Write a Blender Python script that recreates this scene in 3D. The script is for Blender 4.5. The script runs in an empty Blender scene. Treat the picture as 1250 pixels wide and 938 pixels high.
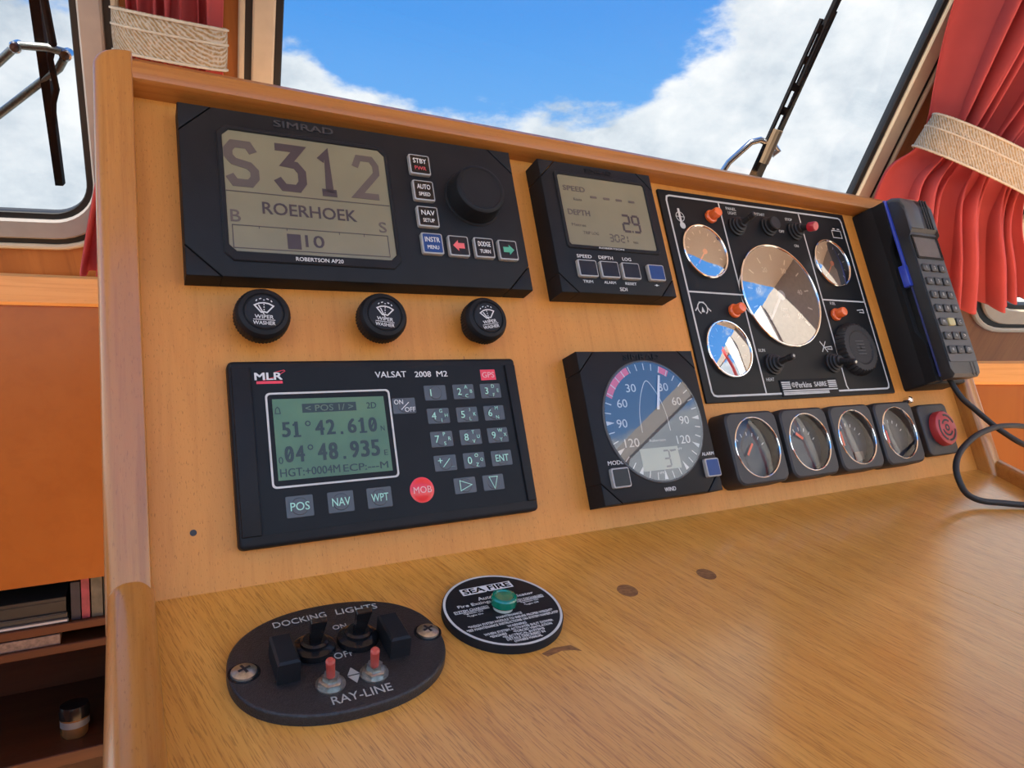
import bpy, bmesh, math, random
from mathutils import Vector, Matrix
random.seed(11)
S = .001                       # all layout numbers below are millimetres
sc = bpy.context.scene
C = sc.collection
R = math.radians

# ---------------------------------------------------------------- camera, sky, sun, exposure
cam = bpy.data.objects.new('camera', bpy.data.cameras.new('camera'))
C.objects.link(cam)
cam.data.sensor_width = 36
cam.data.lens = 843.9 / 1250 * 36
cam.data.clip_start = .01
cx_, cy_, cz_ = Vector((.8732, -.4873, .0002)), Vector((-.0277, -.0501, -.9984)), Vector((.4865, .8718, -.0572))
m = Matrix.Identity(4)
for i, c in enumerate((cx_, -cy_, -cz_)):
    for j in range(3): m[j][i] = c[j]
m.translation = Vector((86.52, -384.70, 129.12)) * S
cam.matrix_world = m
sc.camera = cam

sc.view_settings.view_transform = 'Standard'
sc.view_settings.look = 'None'
sc.view_settings.gamma = 1
sc.view_settings.use_curve_mapping = False
sc.view_settings.exposure = 0.72
SKY = 1.7                     # sky strength
GLASS_T = .39                  # windscreen transmission, darkened to hold the bright sky down
SUN_DIR = Vector((-.42, -.30, .857)).normalized()      # towards the sun

def link(nt, a, b): nt.links.new(a, b)
def make_world():
    w = bpy.data.worlds.new('sky'); sc.world = w; w.use_nodes = True
    nt = w.node_tree; N = nt.nodes; N.clear()
    out = N.new('ShaderNodeOutputWorld'); bg = N.new('ShaderNodeBackground'); link(nt, bg.outputs[0], out.inputs[0])
    tc = N.new('ShaderNodeTexCoord')
    sep = N.new('ShaderNodeSeparateXYZ'); link(nt, tc.outputs['Generated'], sep.inputs[0])
    def mth(op, a, b=None, clamp=False):
        n = N.new('ShaderNodeMath'); n.operation = op; n.use_clamp = clamp
        for k, v in enumerate((a, b)):
            if v is None: continue
            if isinstance(v, (int, float)): n.inputs[k].default_value = v
            else: link(nt, v, n.inputs[k])
        return n.outputs[0]
    def ramp(v, stops):
        r = N.new('ShaderNodeValToRGB'); link(nt, v, r.inputs[0])
        e = r.color_ramp.elements
        while len(e) < len(stops): e.new(.5)
        for q, (p, c) in zip(e, stops): q.position = p; q.color = (*c, 1)
        return r.outputs[0]
    def noise(scale, detail, rough, zs=2.2, off=(0, 0, 0)):
        mp = N.new('ShaderNodeMapping'); link(nt, tc.outputs['Generated'], mp.inputs[0])
        mp.inputs['Scale'].default_value = (1, 1, zs); mp.inputs['Location'].default_value = off
        n = N.new('ShaderNodeTexNoise'); link(nt, mp.outputs[0], n.inputs[0])
        n.inputs['Scale'].default_value = scale; n.inputs['Detail'].default_value = detail; n.inputs['Roughness'].default_value = rough
        return n.outputs['Fac']
    def blob(d, lo, hi):
        v = N.new('ShaderNodeVectorMath'); v.operation = 'DOT_PRODUCT'
        link(nt, tc.outputs['Generated'], v.inputs[0]); v.inputs[1].default_value = Vector(d).normalized()
        r = N.new('ShaderNodeMapRange'); r.interpolation_type = 'SMOOTHSTEP'; link(nt, v.outputs['Value'], r.inputs[0])
        r.inputs[1].default_value = lo; r.inputs[2].default_value = hi
        return r.outputs[0]
    z = sep.outputs[2]
    blue = ramp(z, [(0, (.50, .66, .80)), (.18, (.24, .53, .90)), (.42, (.088, .335, .82)), (1, (.04, .17, .56))])
    n1 = noise(5.2, 9, .58, 2.0, (.3, .1, .2)); n2 = noise(7.5, 7, .6, 1.5, (.4, .2, 1.9))
    low = N.new('ShaderNodeMapRange'); link(nt, z, low.inputs[0])
    low.inputs[1].default_value = .42; low.inputs[2].default_value = .27; low.inputs[3].default_value = .0; low.inputs[4].default_value = .42
    d = mth('ADD', n1, low.outputs[0])
    d = mth('ADD', d, mth('MULTIPLY', blob((.80, .47, .36), .925, .985), .30))
    d = mth('SUBTRACT', d, mth('MULTIPLY', blob((.47, .76, .45), .945, .995), .34))
    dens = N.new('ShaderNodeMapRange'); dens.interpolation_type = 'SMOOTHSTEP'; link(nt, d, dens.inputs[0])
    dens.inputs[1].default_value = .53; dens.inputs[2].default_value = .66
    cl = ramp(n2, [(.32, (.50, .58, .66)), (.50, (.76, .81, .85)), (.66, (.95, .96, .96))])
    mx = N.new('ShaderNodeMix'); mx.data_type = 'RGBA'
    link(nt, dens.outputs[0], mx.inputs['Factor']); link(nt, blue, mx.inputs['A']); link(nt, cl, mx.inputs['B'])
    gr = N.new('ShaderNodeMapRange'); link(nt, z, gr.inputs[0]); gr.inputs[1].default_value = -.02; gr.inputs[2].default_value = .01
    m2 = N.new('ShaderNodeMix'); m2.data_type = 'RGBA'; link(nt, gr.outputs[0], m2.inputs['Factor'])
    m2.inputs['A'].default_value = (.26, .29, .30, 1); link(nt, mx.outputs['Result'], m2.inputs['B'])
    link(nt, m2.outputs['Result'], bg.inputs[0]); bg.inputs[1].default_value = SKY
make_world()
sun = bpy.data.objects.new('sun_offscreen', bpy.data.lights.new('sun_offscreen', 'SUN')); C.objects.link(sun)
sun.data.energy = 24; sun.data.color = (1, .95, .86); sun.data.angle = R(.53)
sun.rotation_euler = SUN_DIR.to_track_quat('Z', 'Y').to_euler(); sun.location = SUN_DIR * 4

# ---------------------------------------------------------------- frames of reference
TILT, DESK = R(19.1), R(32.5)
def frame(x, y, z, o=(0, 0, 0)):
    f = Matrix.Identity(4)
    for i, c in enumerate((x, y, z)):
        for j in range(3): f[j][i] = c[j]
    f.translation = Vector(o) * S
    return f
pv, pn = Vector((0, math.sin(TILT), math.cos(TILT))), Vector((0, -math.cos(TILT), math.sin(TILT)))
PANEL = frame((1, 0, 0), pv, pn)                       # x along the board, y up the board, z out of it
DESKF = frame((1, 0, 0), pv * math.sin(DESK) - pn * math.cos(DESK), pv * math.cos(DESK) + pn * math.sin(DESK))
SCREEN = frame((.9703, -.2419, 0), (-.1213, -.4866, .8651), (-.2093, -.8394, -.5015), (240, 425, 410))   # windscreen plane, z inwards
WORLD = Matrix.Identity(4)

# ---------------------------------------------------------------- materials
MATS = {}
def mat(name, col, rough=.5, metal=0, var=.10, scale=60, bump=0, bscale=400, spec=.5, coat=0, trans=0):
    if name in MATS: return MATS[name]
    M = bpy.data.materials.new(name); M.use_nodes = True; MATS[name] = M
    nt = M.node_tree; b = nt.nodes['Principled BSDF']
    tc = nt.nodes.new('ShaderNodeTexCoord')
    n = nt.nodes.new('ShaderNodeTexNoise'); n.inputs['Scale'].default_value = scale; n.inputs['Detail'].default_value = 4
    link(nt, tc.outputs['Object'], n.inputs[0])
    r = nt.nodes.new('ShaderNodeValToRGB'); link(nt, n.outputs['Fac'], r.inputs[0])
    r.color_ramp.elements[0].position = .3; r.color_ramp.elements[1].position = .7
    r.color_ramp.elements[0].color = (*[c * (1 - var) for c in col], 1); r.color_ramp.elements[1].color = (*[min(1, c * (1 + var)) for c in col], 1)
    link(nt, r.outputs[0], b.inputs['Base Color'])
    b.inputs['Roughness'].default_value = rough; b.inputs['Metallic'].default_value = metal
    b.inputs['Specular IOR Level'].default_value = spec
    b.inputs['Coat Weight'].default_value = coat; b.inputs['Coat Roughness'].default_value = .08
    if trans: b.inputs['Transmission Weight'].default_value = trans
    if bump:
        n2 = nt.nodes.new('ShaderNodeTexNoise'); n2.inputs['Scale'].default_value = bscale; link(nt, tc.outputs['Object'], n2.inputs[0])
        bp = nt.nodes.new('ShaderNodeBump'); bp.inputs['Strength'].default_value = bump; bp.inputs['Distance'].default_value = .0004
        link(nt, n2.outputs['Fac'], bp.inputs['Height']); link(nt, bp.outputs[0], b.inputs['Normal'])
    return M
def wood(name, base, dark, light, along='y', rot=0, streak=(3, 60, .5), fleck=(.6, 3.5, .66, .5), broad=(28, 220), rough=.40, coat=.2, coat_rough=.2, bump=.2, coat_ior=1.5):
    """procedural timber. streak and fleck: (width mm, length mm, threshold or amount, amount); grain runs along local x or y, turned by rot"""
    M = bpy.data.materials.new(name); M.use_nodes = True; MATS[name] = M
    nt = M.node_tree; b = nt.nodes['Principled BSDF']; N = nt.nodes
    tc = N.new('ShaderNodeTexCoord')
    mr = N.new('ShaderNodeMapping'); link(nt, tc.outputs['Object'], mr.inputs[0]); mr.inputs['Rotation'].default_value = (0, 0, rot)
    def nz(w, l, detail, rough_=.55, dist=0):
        mp = N.new('ShaderNodeMapping'); link(nt, mr.outputs[0], mp.inputs[0])
        fw, fl_ = 1000 / w, 1000 / l
        mp.inputs['Scale'].default_value = (fw, fl_, fw) if along == 'y' else (fl_, fw, fw)
        n = N.new('ShaderNodeTexNoise'); link(nt, mp.outputs[0], n.inputs[0]); n.inputs['Scale'].default_value = 1
        n.inputs['Detail'].default_value = detail; n.inputs['Roughness'].default_value = rough_; n.inputs['Distortion'].default_value = dist
        return n.outputs['Fac']
    def rp(v, a, b_, ca, cb):
        r = N.new('ShaderNodeValToRGB'); link(nt, v, r.inputs[0]); r.color_ramp.elements[0].position = a; r.color_ramp.elements[1].position = b_
        r.color_ramp.elements[0].color = ca; r.color_ramp.elements[1].color = cb
        return r.outputs[0]
    def mix(f, A, B):
        x = N.new('ShaderNodeMix'); x.data_type = 'RGBA'; link(nt, f, x.inputs['Factor'])
        for k, v in (('A', A), ('B', B)):
            if isinstance(v, tuple): x.inputs[k].default_value = v
            else: link(nt, v, x.inputs[k])
        return x.outputs['Result']
    c1 = rp(nz(*broad, 3), .32, .68, (*base, 1), (*light, 1))
    k = streak[2]
    c2 = mix(rp(nz(streak[0], streak[1], 3, .6, .4), .48, .70, (0, 0, 0, 1), (k, k, k, 1)), c1, (*dark, 1))
    fl = nz(fleck[0], fleck[1], 2, .5); k = fleck[3]
    c3 = mix(rp(fl, fleck[2] - .03, fleck[2] + .03, (0, 0, 0, 1), (k, k, k, 1)), c2, (*[d * .6 for d in dark], 1))
    link(nt, c3, b.inputs['Base Color'])
    rr_ = N.new('ShaderNodeMapRange'); link(nt, fl, rr_.inputs[0]); rr_.inputs[3].default_value = rough - .06; rr_.inputs[4].default_value = rough + .10
    link(nt, rr_.outputs[0], b.inputs['Roughness'])
    b.inputs['Coat IOR'].default_value = coat_ior; b.inputs['Coat Weight'].default_value = coat; b.inputs['Coat Roughness'].default_value = coat_rough; b.inputs['Specular IOR Level'].default_value = .3
    bp = N.new('ShaderNodeBump'); bp.inputs['Strength'].default_value = bump; bp.inputs['Distance'].default_value = .0003; bp.invert = True
    link(nt, fl, bp.inputs['Height']); link(nt, bp.outputs[0], b.inputs['Normal'])
    return M
def thin_glass(name, refl, tint=(1, 1, 1), rough=.01, fres=True, mult=1):
    M = bpy.data.materials.new(name); M.use_nodes = True; MATS[name] = M
    nt = M.node_tree; N = nt.nodes; N.clear()
    out = N.new('ShaderNodeOutputMaterial'); mx = N.new('ShaderNodeMixShader'); link(nt, mx.outputs[0], out.inputs[0])
    t = N.new('ShaderNodeBsdfTransparent'); g = N.new('ShaderNodeBsdfGlossy'); g.inputs['Roughness'].default_value = rough
    tc = N.new('ShaderNodeTexCoord'); n = N.new('ShaderNodeTexNoise'); n.inputs['Scale'].default_value = 14; link(nt, tc.outputs['Object'], n.inputs[0])
    r = N.new('ShaderNodeValToRGB'); link(nt, n.outputs['Fac'], r.inputs[0])
    r.color_ramp.elements[0].color = (*[c * .97 for c in tint], 1); r.color_ramp.elements[1].color = (*tint, 1); link(nt, r.outputs[0], t.inputs[0])
    if fres:
        lw = N.new('ShaderNodeLayerWeight'); lw.inputs[0].default_value = .5      # facing: the same from both sides of the sheet
        pw = N.new('ShaderNodeMath'); pw.operation = 'POWER'; link(nt, lw.outputs['Facing'], pw.inputs[0]); pw.inputs[1].default_value = 5
        ml = N.new('ShaderNodeMath'); ml.operation = 'MULTIPLY_ADD'; link(nt, pw.outputs[0], ml.inputs[0]); ml.inputs[1].default_value = mult; ml.inputs[2].default_value = refl + .04 * mult; ml.use_clamp = True
        link(nt, ml.outputs[0], mx.inputs[0])
    else: mx.inputs[0].default_value = refl
    link(nt, t.outputs[0], mx.inputs[1]); link(nt, g.outputs[0], mx.inputs[2])
    return M
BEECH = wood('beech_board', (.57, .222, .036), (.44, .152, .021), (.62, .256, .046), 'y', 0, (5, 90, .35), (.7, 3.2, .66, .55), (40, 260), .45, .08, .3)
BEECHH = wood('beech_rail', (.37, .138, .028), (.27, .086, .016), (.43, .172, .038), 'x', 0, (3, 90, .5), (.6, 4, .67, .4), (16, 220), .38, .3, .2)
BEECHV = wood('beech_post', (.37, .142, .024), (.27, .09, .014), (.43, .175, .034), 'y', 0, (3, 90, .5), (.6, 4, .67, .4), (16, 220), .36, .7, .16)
OAK = wood('oak_desk', (.575, .255, .040), (.335, .122, .017), (.65, .312, .060), 'y', R(-13), (1.7, 60, .50), (.55, 11, .60, .45), (14, 500), .38, 1, .17, .3, 1.6)
PLUG = wood('dark_plug', (.20, .085, .028), (.11, .045, .015), (.28, .125, .042), 'x', .3, (1, 12, .7), (.5, 3, .6, .7), (3, 30), .5)
CABW = wood('cherry_panel', (.275, .086, .008), (.25, .075, .006), (.30, .098, .011), 'y', 0, (16, 200, .5), (1, 8, .75, .2), (50, 400), .4, .25, .2)
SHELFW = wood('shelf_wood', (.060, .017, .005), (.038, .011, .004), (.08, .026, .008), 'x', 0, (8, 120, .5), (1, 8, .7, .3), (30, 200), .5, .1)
WALLW = wood('mahogany_wall', (.30, .100, .024), (.19, .056, .014), (.38, .14, .036), 'y', 0, (8, 160, .5), (.8, 6, .7, .3), (40, 300), .42, .2)
TRIMW = wood('light_trim_board', (.55, .27, .07), (.43, .19, .045), (.61, .32, .10), 'x', 0, (4, 120, .5), (.7, 5, .7, .3), (20, 300), .4, .3)
BLACK = mat('black_plastic', (.011, .012, .014), .48, bump=.25, bscale=2500, spec=.17)
BLACK2 = mat('black_gloss', (.008, .008, .009), .22, spec=.3)
RUBBER = mat('black_rubber', (.013, .013, .014), .55, spec=.4)
DARK = mat('charcoal_panel', (.010, .011, .012), .46, spec=.15)
GREYP = mat('grey_plastic', (.05, .052, .056), .4)
ENGRAVED = mat('pitted_black_plate', (.013, .012, .013), .42, var=.5, scale=700, bump=.8, bscale=1600)
CHROME = mat('chrome', (.82, .82, .83), .12, 1, var=.04)
STEEL = mat('dull_steel', (.42, .42, .38), .35, 1, var=.25, scale=500)
BTNRIM = mat('grey_button_rim', (.32, .32, .31), .4)
BLUEBTN = mat('blue_button', (.010, .045, .17), .4, coat=.0, spec=.3)
LCD = mat('olive_lcd', (.165, .155, .092), .34, var=.10, scale=25, coat=.35)
LCDG = mat('green_lcd', (.075, .140, .045), .30, var=.18, scale=30, coat=.3)
LCDW = mat('pale_lcd', (.25, .265, .20), .35, var=.05)
INK = mat('lcd_ink', (.040, .027, .028), .4)
INKF = mat('faded_lcd_ink', (.080, .062, .050), .4)
INKG = mat('green_lcd_ink', (.018, .030, .022), .4)
WHITE = mat('white_print', (.62, .62, .60), .5)
OFFW = mat('cream_print', (.50, .50, .47), .5)
MINT = mat('mint_print', (.36, .66, .52), .5)
PINK = mat('red_print', (.55, .06, .07), .45)
ORANGE = mat('orange_lens', (.75, .13, .025), .3, coat=.5)
REDLENS = mat('red_cap', (.45, .02, .035), .3, coat=.4)
REDBTN = mat('red_button', (.72, .025, .03), .35, coat=.3)
BUZZ = mat('red_buzzer_plastic', (.42, .035, .035), .45)
REDROD = mat('red_toggle_sleeve', (.38, .055, .04), .4)
GREEN = mat('green_lens', (.0, .16, .09), .15, coat=.8)
CLEAR = mat('clear_collar', (.45, .52, .48), .2)
BLUEST = mat('blue_strip', (.02, .05, .42), .35, coat=.3)
CREAM = mat('cream_aluminium', (.60, .50, .36), .38, var=.05)
ALU = mat('grey_aluminium', (.36, .325, .30), .38, var=.05)
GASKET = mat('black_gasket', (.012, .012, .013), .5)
CURT = mat('red_cloth', (.58, .125, .132), .85, var=.12, scale=18, bump=.3, bscale=1500, spec=.15)
def translucent(M, col, f):
    nt = M.node_tree; b = nt.nodes['Principled BSDF']; o = nt.nodes['Material Output']
    t = nt.nodes.new('ShaderNodeBsdfTranslucent'); t.inputs[0].default_value = (*col, 1); x = nt.nodes.new('ShaderNodeMixShader'); x.inputs[0].default_value = f
    link(nt, b.outputs[0], x.inputs[1]); link(nt, t.outputs[0], x.inputs[2]); link(nt, x.outputs[0], o.inputs[0])
translucent(CURT, (.88, .22, .19), .36)
GLASS = thin_glass('dimmed_window_glass', .0, (GLASS_T * .97, GLASS_T, GLASS_T * 1.02), mult=.8)
DIALG = thin_glass('dial_glass', .38)
WINDG = thin_glass('wind_glass', .07, mult=1)
DIALG2 = thin_glass('small_dial_glass', .0, mult=.8)
CEIL = mat('white_headlining', (.74, .71, .65), .7, var=.04)
FLOORM = wood('teak_floor', (.42, .22, .10), (.30, .14, .06), (.50, .28, .13), 'y', 0, (10, 300, .5), (1, 10, .7, .3), (60, 600), .5)

# ---------------------------------------------------------------- mesh builder
def rr(x0, y0, x1, y1, r, seg=6):
    p = []
    for cx, cy, a0 in ((x1 - r, y0 + r, -90), (x1 - r, y1 - r, 0), (x0 + r, y1 - r, 90), (x0 + r, y0 + r, 180)):
        for k in range(seg + 1):
            a = R(a0 + 90 * k / seg); p.append((cx + r * math.cos(a), cy + r * math.sin(a)))
    return p
def circ(cx, cy, r, n=48, ry=None, e=2.0):
    ry = ry or r; p = []
    for k in range(n):
        a = 2 * math.pi * k / n; c, s = math.cos(a), math.sin(a)
        p.append((cx + r * math.copysign(abs(c) ** (2 / e), c), cy + ry * math.copysign(abs(s) ** (2 / e), s)))
    return p
def oct8(x0, y0, x1, y1, c):
    return [(x0 + c, y0), (x1 - c, y0), (x1, y0 + c), (x1, y1 - c), (x1 - c, y1), (x0 + c, y1), (x0, y1 - c), (x0, y0 + c)]
def offset(p, d):
    """move a counter-clockwise outline inwards by d"""
    n = len(p); o = []
    for i in range(n):
        a, b, c = Vector(p[i - 1]), Vector(p[i]), Vector(p[(i + 1) % n])
        e1, e2 = (b - a), (c - b)
        if e1.length < 1e-9 or e2.length < 1e-9: o.append(tuple(b)); continue
        e1.normalize(); e2.normalize()
        n1, n2 = Vector((-e1.y, e1.x)), Vector((-e2.y, e2.x)); s = n1 + n2
        k = 1 + n1.dot(n2)
        o.append(tuple(b + s * (d / max(k, .3))))
    return o
GLYPH = {
 'S': [[(1, .8), (.8, 1), (.2, 1), (0, .84), (0, .68), (.2, .54), (.8, .46), (1, .33), (1, .15), (.8, 0), (.2, 0), (0, .18)]],
 '3': [[(0, 1), (.95, 1), (.42, .60), (.78, .58), (1, .42), (1, .16), (.8, 0), (.25, 0), (0, .2)]],
 '1': [[(.12, .80), (.55, 1), (.55, 0)], [(.05, 0), (1, 0)]],
 '2': [[(0, .75), (.2, 1), (.8, 1), (1, .83), (1, .62), (0, 0), (1, 0)]]}
SEG = {'a': ((0, 1), (1, 1)), 'b': ((1, 1), (1, .5)), 'c': ((1, .5), (1, 0)), 'd': ((0, 0), (1, 0)), 'e': ((0, 0), (0, .5)), 'f': ((0, .5), (0, 1)), 'g': ((0, .5), (1, .5))}
DIG = {'0': 'abcdef', '1': 'bc', '2': 'abged', '3': 'abgcd', '9': 'abcdfg'}
class MB:
    def __init__(s): s.v = []; s.f = []
    def add(s, v, f):
        o = len(s.v); s.v += [tuple(q) for q in v]; s.f += [tuple(i + o for i in q) for q in f]; return s
    def loft(s, rings, cap0=True, cap1=True, close=True):
        n = len(rings[0]); v = [q for r_ in rings for q in r_]; f = []
        for k in range(len(rings) - 1):
            for i in range(n if close else n - 1):
                j = (i + 1) % n; f.append((k * n + i, k * n + j, (k + 1) * n + j, (k + 1) * n + i))
        if cap0: f.append(tuple(reversed(range(n))))
        if cap1: f.append(tuple((len(rings) - 1) * n + i for i in range(n)))
        return s.add(v, f)
    def prism(s, p, z0, z1, bev=0, seg=2, draft=0):
        rings = [[(x, y, z0) for x, y in p]]
        q0 = offset(p, draft) if draft else p
        if bev:
            for k in range(seg + 1):
                a = math.pi / 2 * k / seg; q = offset(q0, bev * (1 - math.cos(a)))
                rings.append([(x, y, z1 - bev + bev * math.sin(a)) for x, y in q])
        else: rings.append([(x, y, z1) for x, y in q0])
        return s.loft(rings)
    def ring(s, po, pi, z0, z1, bev=0):
        n = len(po)
        if bev:
            return s.loft([[(x, y, z0) for x, y in po], [(x, y, z1 - bev) for x, y in po], [(x, y, z1) for x, y in offset(po, bev)],
                           [(x, y, z1) for x, y in offset(pi, -bev)], [(x, y, z1 - bev) for x, y in pi], [(x, y, z0) for x, y in pi], [(x, y, z0) for x, y in po]], False, False)
        return s.loft([[(x, y, z0) for x, y in po], [(x, y, z1) for x, y in po], [(x, y, z1) for x, y in pi], [(x, y, z0) for x, y in pi], [(x, y, z0) for x, y in po]], False, False)
    def lathe(s, cx, cy, prof, n=40, flute=0, fl_lo=0, fl_hi=0):
        rings = []
        for r_, z in prof:
            q = []
            for k in range(n):
                a = 2 * math.pi * k / n; rad = r_
                if flute and fl_lo <= z <= fl_hi and k % 2: rad = r_ - flute
                q.append((cx + rad * math.cos(a), cy + rad * math.sin(a), z))
            rings.append(q)
        return s.loft(rings)
    def box(s, x0, y0, z0, x1, y1, z1, bev=0):
        if bev:
            return s.loft([[(x, y, z0) for x, y in offset(((x0, y0), (x1, y0), (x1, y1), (x0, y1)), bev)],
                           [(x, y, z0 + bev) for x, y in ((x0, y0), (x1, y0), (x1, y1), (x0, y1))],
                           [(x, y, z1 - bev) for x, y in ((x0, y0), (x1, y0), (x1, y1), (x0, y1))],
                           [(x, y, z1) for x, y in offset(((x0, y0), (x1, y0), (x1, y1), (x0, y1)), bev)]])
        return s.prism([(x0, y0), (x1, y0), (x1, y1), (x0, y1)], z0, z1)
    def tube(s, pts, r_, n=10, caps=True):
        pts = [Vector(p) for p in pts]; rings = []; up = Vector((0.13, .21, 1)).normalized()
        for i, p in enumerate(pts):
            t = (pts[min(i + 1, len(pts) - 1)] - pts[max(i - 1, 0)]).normalized()
            if abs(t.dot(up)) > .95: up = Vector((1, .1, 0)).normalized()
            x = up.cross(t).normalized(); y = t.cross(x); up = y
            rad = r_[i] if isinstance(r_, (list, tuple)) else r_
            rings.append([tuple(p + x * (rad * math.cos(2 * math.pi * k / n)) + y * (rad * math.sin(2 * math.pi * k / n))) for k in range(n)])
        return s.loft(rings, caps, caps)
    def ribbon(s, pts, w, z, th=.15, closed=False):
        n = len(pts); L = []; Rr = []
        for i in range(n):
            b = Vector(pts[i])
            a = Vector(pts[i - 1]) if (i or closed) else None; c = Vector(pts[(i + 1) % n]) if (i < n - 1 or closed) else None
            d1 = (b - a).normalized() if a is not None else (c - b).normalized()
            d2 = (c - b).normalized() if c is not None else d1
            n1, n2 = Vector((-d1.y, d1.x)), Vector((-d2.y, d2.x)); m_ = (n1 + n2) / max(.35, 1 + n1.dot(n2))
            L.append(b + m_ * w / 2); Rr.append(b - m_ * w / 2)
        v = [(q.x, q.y, z + th) for q in L] + [(q.x, q.y, z + th) for q in Rr] + [(q.x, q.y, z) for q in L] + [(q.x, q.y, z) for q in Rr]; f = []
        for i in range(n if closed else n - 1):
            j = (i + 1) % n
            f += [(i, n + i, n + j, j), (2 * n + i, i, j, 2 * n + j), (n + i, 3 * n + i, 3 * n + j, n + j)]
        return s.add(v, f)
    def arc(s, cx, cy, r_, a0, a1, w, z, th=.15, n=20):
        return s.ribbon([(cx + r_ * math.cos(R(a0 + (a1 - a0) * k / n)), cy + r_ * math.sin(R(a0 + (a1 - a0) * k / n))) for k in range(n + 1)], w, z, th)
    def glyph(s, ch, x0, y0, x1, y1, w, z, th=.15):
        h = w / 2
        for pl in GLYPH[ch]: s.ribbon([(x0 + h + px * (x1 - x0 - w), y0 + h + py * (y1 - y0 - w)) for px, py in pl], w, z, th)
        return s
    def seven(s, ch, x0, y0, x1, y1, w, z, slant=0, th=.12):
        for q in DIG[ch]:
            (ax, ay), (bx, by) = SEG[q]
            A = Vector((x0 + ax * (x1 - x0) + slant * ay, y0 + ay * (y1 - y0))); B = Vector((x0 + bx * (x1 - x0) + slant * by, y0 + by * (y1 - y0)))
            d = (B - A).normalized() * .35; s.ribbon([tuple(A + d), tuple(B - d)], w, z, th)
        return s
    def text(s, body, cx, cy, h, z, w=None, bold=0, rot=0, th=.12):
        cu = bpy.data.curves.new('t', 'FONT'); cu.body = body; cu.size = 1; cu.resolution_u = 3
        cu.extrude = .02
        o = bpy.data.objects.new('t', cu); me = bpy.data.meshes.new_from_object(o)
        vs = [v.co.copy() for v in me.vertices]
        if vs:
            x0, x1 = min(v.x for v in vs), max(v.x for v in vs); y0, y1 = min(v.y for v in vs), max(v.y for v in vs)
            k = h / (y1 - y0) if y1 - y0 > .2 else h; kx = (w / (x1 - x0)) if w else k
            ca, sa = math.cos(rot), math.sin(rot); out = []
            for v in vs:
                x, y = (v.x - (x0 + x1) / 2) * kx, (v.y - (y0 + y1) / 2) * k
                out.append((cx + x * ca - y * sa, cy + x * sa + y * ca, z + (th if v.z > 0 else 0)))
            fs = [tuple(p.vertices) for p in me.polygons]; e = bold * h * .9
            for n_, (ex, ey) in enumerate(((0, 0),) if not bold else ((-e, -e * .5), (e, -e * .5), (-e, e * .5), (e, e * .5))):
                s.add([(x + ex * ca - ey * sa, y + ex * sa + ey * ca, z_ + .012 * n_) for x, y, z_ in out], fs)
        bpy.data.meshes.remove(me); bpy.data.objects.remove(o); bpy.data.curves.remove(cu)
        return s
    def xf(s, mtx):
        s.v = [tuple(mtx @ Vector(q)) for q in s.v]; return s
    def plate(s, outer, holes, z0, z1):
        bm = bmesh.new(); loops = [outer] + holes
        for z in (z0, z1):
            ed = []
            for lp in loops:
                vs = [bm.verts.new((x, y, z)) for x, y in lp]
                ed += [bm.edges.new((vs[i], vs[(i + 1) % len(vs)])) for i in range(len(vs))]
            bmesh.ops.triangle_fill(bm, edges=ed, use_beauty=True, use_dissolve=False)
        bm.verts.index_update()
        s.add([v.co[:] for v in bm.verts], [tuple(v.index for v in f.verts) for f in bm.faces]); bm.free()
        for lp in loops: s.loft([[(x, y, z0) for x, y in lp], [(x, y, z1) for x, y in lp]], False, False)
        return s
def mesh(name, mb, material, o=(0, 0, 0), smooth=True, fixn=True):
    me = bpy.data.meshes.new(name)
    me.from_pydata([((x - o[0]) * S, (y - o[1]) * S, (z - o[2]) * S) for x, y, z in mb.v], [], mb.f)
    if fixn:
        bm = bmesh.new(); bm.from_mesh(me); bmesh.ops.recalc_face_normals(bm, faces=bm.faces); bm.to_mesh(me); bm.free()
    me.materials.append(material)
    if smooth:
        for p in me.polygons: p.use_smooth = True
        me.set_sharp_from_angle(angle=R(33))
    me.update()
    return me
class Thing:
    def __init__(s, name, label, cat, fr, o, group=None, kind=None):
        s.o = (o[0], o[1], o[2] if len(o) > 2 else 0)
        s.e = bpy.data.objects.new(name, None); C.objects.link(s.e); s.e.empty_display_size = .02
        s.e.matrix_world = fr @ Matrix.Translation(Vector(s.o) * S)
        if kind: s.e['kind'] = kind
        s.e['label'] = label; s.e['category'] = cat
        if group: s.e['group'] = group
    def part(s, name, mb, material, parent=None, label=None, smooth=True, kind=None):
        ob = bpy.data.objects.new(name, mesh(name, mb, material, s.o, smooth)); C.objects.link(ob)
        ob.parent = parent or s.e
        if label: ob['label'] = label
        if kind: ob['kind'] = kind
        return ob
def single(name, label, cat, fr, o, mb, material, group=None, kind=None, smooth=True):
    o = (o[0], o[1], o[2] if len(o) > 2 else 0)
    ob = bpy.data.objects.new(name, mesh(name, mb, material, o, smooth)); C.objects.link(ob)
    ob.matrix_world = fr @ Matrix.Translation(Vector(o) * S)
    ob['label'] = label; ob['category'] = cat
    if group: ob['group'] = group
    if kind: ob['kind'] = kind
    return ob
def texts(T, L, z, M, parent=None):
    for t in L: T.part('lettering', MB().text(t[0], t[1], t[2], t[3], z, t[4], t[5] if len(t) > 5 else 0), M, parent)
def catmull(P, n=8, closed=False):
    P = [Vector(p) for p in P]; out = []
    for i in range(len(P) - 1):
        a, b, c, d = P[max(i - 1, 0)], P[i], P[i + 1], P[min(i + 2, len(P) - 1)]
        for k in range(n):
            t = k / n
            out.append(.5 * ((2 * b) + (c - a) * t + (2 * a - 5 * b + 4 * c - d) * t * t + (3 * b - a - 3 * c + d) * t ** 3))
    out.append(P[-1]); return out

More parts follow.
